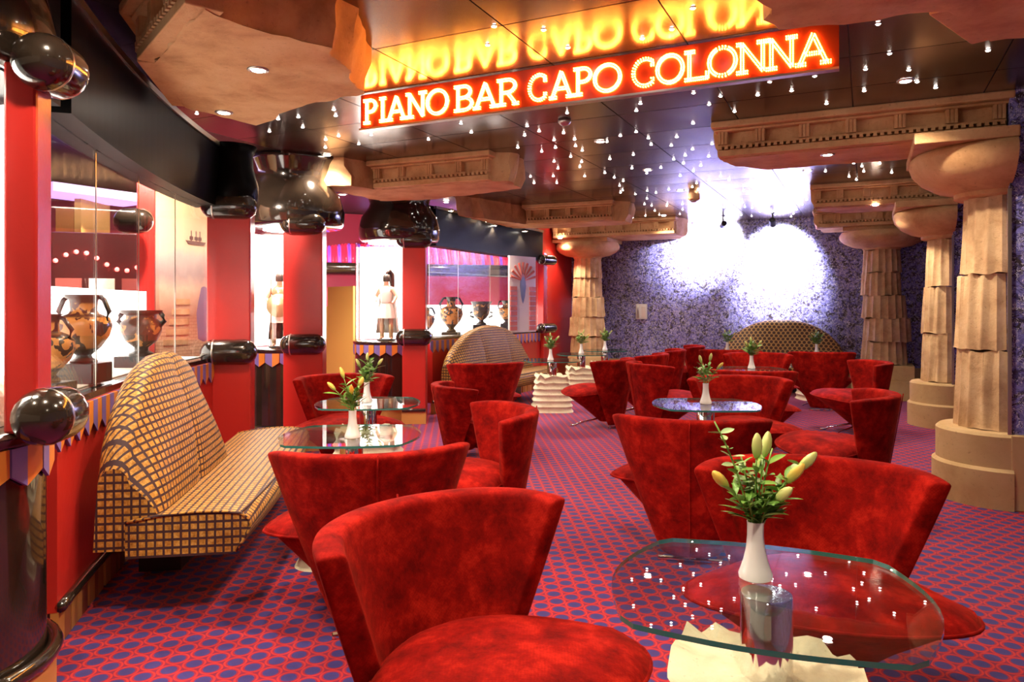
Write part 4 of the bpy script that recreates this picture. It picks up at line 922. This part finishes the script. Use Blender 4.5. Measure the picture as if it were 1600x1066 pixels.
# canopy of ruby tubes over the bar
ca, cb = Vector(ic(480, 11.0)), Vector(ic(800, 11.9)); cu = (cb - ca).normalized(); canopy = empty('tube_canopy', (0, 0, 0)); nt = 64; t0 = {}
for i in range(nt):
    p = ca.lerp(cb, (i + .5) / nt); m = 'tube' if i % 3 else 'tubev'
    if m not in t0: q = MB().tube([(0, 0, 0), (0, .04, .10), (0, .12, .22), (0, .22, .30)], .026, 8).build('glass_tube', m, canopy, smooth=True); t0[m] = q
    else: q = t0[m].copy(); COL.objects.link(q); q.parent = canopy
    q.location = (p.x, p.y, 2.02); q.rotation_euler = (0, 0, math.atan2(cu.y, cu.x))
capsule(MB(), (*((ca + cb) / 2 + Vector((cu.y, -cu.x)) * .05), 1.93), math.atan2(cu.y, cu.x), (cb - ca).length, .10).build('canopy_rail', 'black', canopy, smooth=True); tag(canopy, 'canopy of ruby and violet glass tubes over a black rail in the bar', 'canopy')
wall_seg('trim_2', ca + Vector((-cu.y, cu.x)) * .5, cb + Vector((-cu.y, cu.x)) * .5, 2.40, 2.50, .5, 'violet', 'violet light cove above the tube canopy', 'cove')
# murals, post, dark cabinet behind the near vase case
def upright(px0, f0, px1, f1, z0, z1, th, m, name, label, cat):
    a, b = ic(px0, f0), ic(px1, f1); return wall_seg(name, a, b, z0, z1, th, m, label, cat, None)
mo = upright(246, 6.0, 324, 6.6, .5, 2.45, .04, 'mural', 'harbour_mural', 'painted mural of a stepped harbour and distant ship under orange sky', 'mural')
MB().prism([(-.10, 0), (.10, 0), (.13, .03), (-.13, .03)], -.003, .003).build('painted_ship', 'cape', mo, (.13, -.022, .42)).rotation_euler = (R(90), 0, 0)
for sx in (-.06, 0, .05): MB().box((.13 + sx, -.022, .49), (.008, .006, .10)).box((.13 + sx, -.022, .475), (.04, .006, .03)).build('painted_mast', 'cape', mo)
for k in range(5): MB().box((-.12 + .02 * k, -.022, -.42 + .085 * k), (.30 - .03 * k, .006, .05)).build('painted_step', 'stone', mo)
MB().lathe([(.0, 0), (.16, .05), (.2, .3), (.1, .55), (0, .6)], 14, cap=False).build('painted_hill', 'mural_blue', mo, (.24, -.018, -.45)).scale = (.55, .03, .9)
upright(214, 5.9, 241, 5.96, 0, 2.45, .10, 'red', 'red_post', 'plain red post between the mural and the dark cabinet', 'post')
o = capsule(MB(), (0, 0, 0), R(20), .30, .10).build('post_roll', 'black', None, (*ic(209, 5.7), 2.02), smooth=True); tag(o, 'black roll on the plain red post', 'roll')
cab = empty('bar_cabinet', (*ic(170, 6.6), 0), R(40)); MB().box((0, 0, 1.0), (.8, .4, 2.0)).build('carcass', 'cabinet', cab, bev=.01)
for i in range(3): MB().box((-.26 + .26 * i, -.21, 1.45), (.20, .02, .30)).build('lit_picture', 'screen' if i == 1 else 'mural_red', cab)
for i in range(10): MB().lathe([(.02, 0), (.0, .02)], 8).build('bulb', 'neon', cab, (-.36 + .08 * i, -.212, 1.75 + .08 * math.sin(i * .7))).rotation_euler = (R(90), 0, 0)
tag(cab, 'dark cabinet with red bulbs seen above the near vases', 'cabinet')
upright(140, 7.2, 150, 7.2, 0, 2.4, .5, 'yellow', 'yellow_pillar', 'yellow pillar seen beside the dark cabinet', 'pillar')
upright(92, 7.0, 120, 7.0, 0, 2.3, .1, 'wood0', 'wood_panel', 'honey wood panel seen left of the yellow pillar', 'panel')
wall_seg('trim_3', ic(60, 6.6), ic(215, 7.4), 2.38, 2.46, .5, 'violet', 'violet cove light above the near vase case', 'cove')
# window-like mural at the end of the far case
a, b = ic(795, 10.9), ic(836, 11.35); mc = Vector(((a[0] + b[0]) / 2, (a[1] + b[1]) / 2)); mu = empty('archway_mural', (mc.x, mc.y, .97), math.atan2(b[1] - a[1], b[0] - a[0])); w = math.dist(a, b)
MB().box((0, 0, .575), (w, .03, 1.15)).build('board', 'mural_white', mu)
for s in (-1, 1):
    for k in range(9): MB().box((s * w * .36, -.018, .06 + .075 * k), (w * .24, .02, .060)).build('painted_brick', 'mural_red', mu)
mb = MB()
for k in range(9): an = R(10 + 20 * k); mb.tube([(.08 * w * math.cos(an), -.018, .78 + .05 * math.sin(an)), (.48 * w * math.cos(an), -.018, .80 + .26 * math.sin(an))], [.008, .022], 6)
mb.build('sun_ray', 'mural_red', mu)
MB().lathe([(.0, -.30), (.05, -.16), (.075, 0), (.05, .16), (0, .24)], 12, cap=False).build('blue_leaf', 'mural_blue', mu, (0, -.012, .70)).scale = (1, .25, 1)
tag(mu, 'painted archway mural with red bricks and a blue leaf in the far case', 'mural')
# bar lighting; the first spot, without a fixture, is added to brighten the mural
spot((*ic(262, 5.45), 2.6), 110, 130, (1, .86, .72), target=(*ic(285, 6.3), 1.5)); spot((*ic(300, 7.2), 2.75), 90, 140, (1, .80, .66)); spot((*ic(540, 9.9), 2.75), 110, 140, (1, .78, .66)); spot((*ic(720, 11.0), 2.75), 70, 140, (1, .70, .70)); spot((*ic(130, 5.6), 2.75), 60, 140, (1, .75, .7))
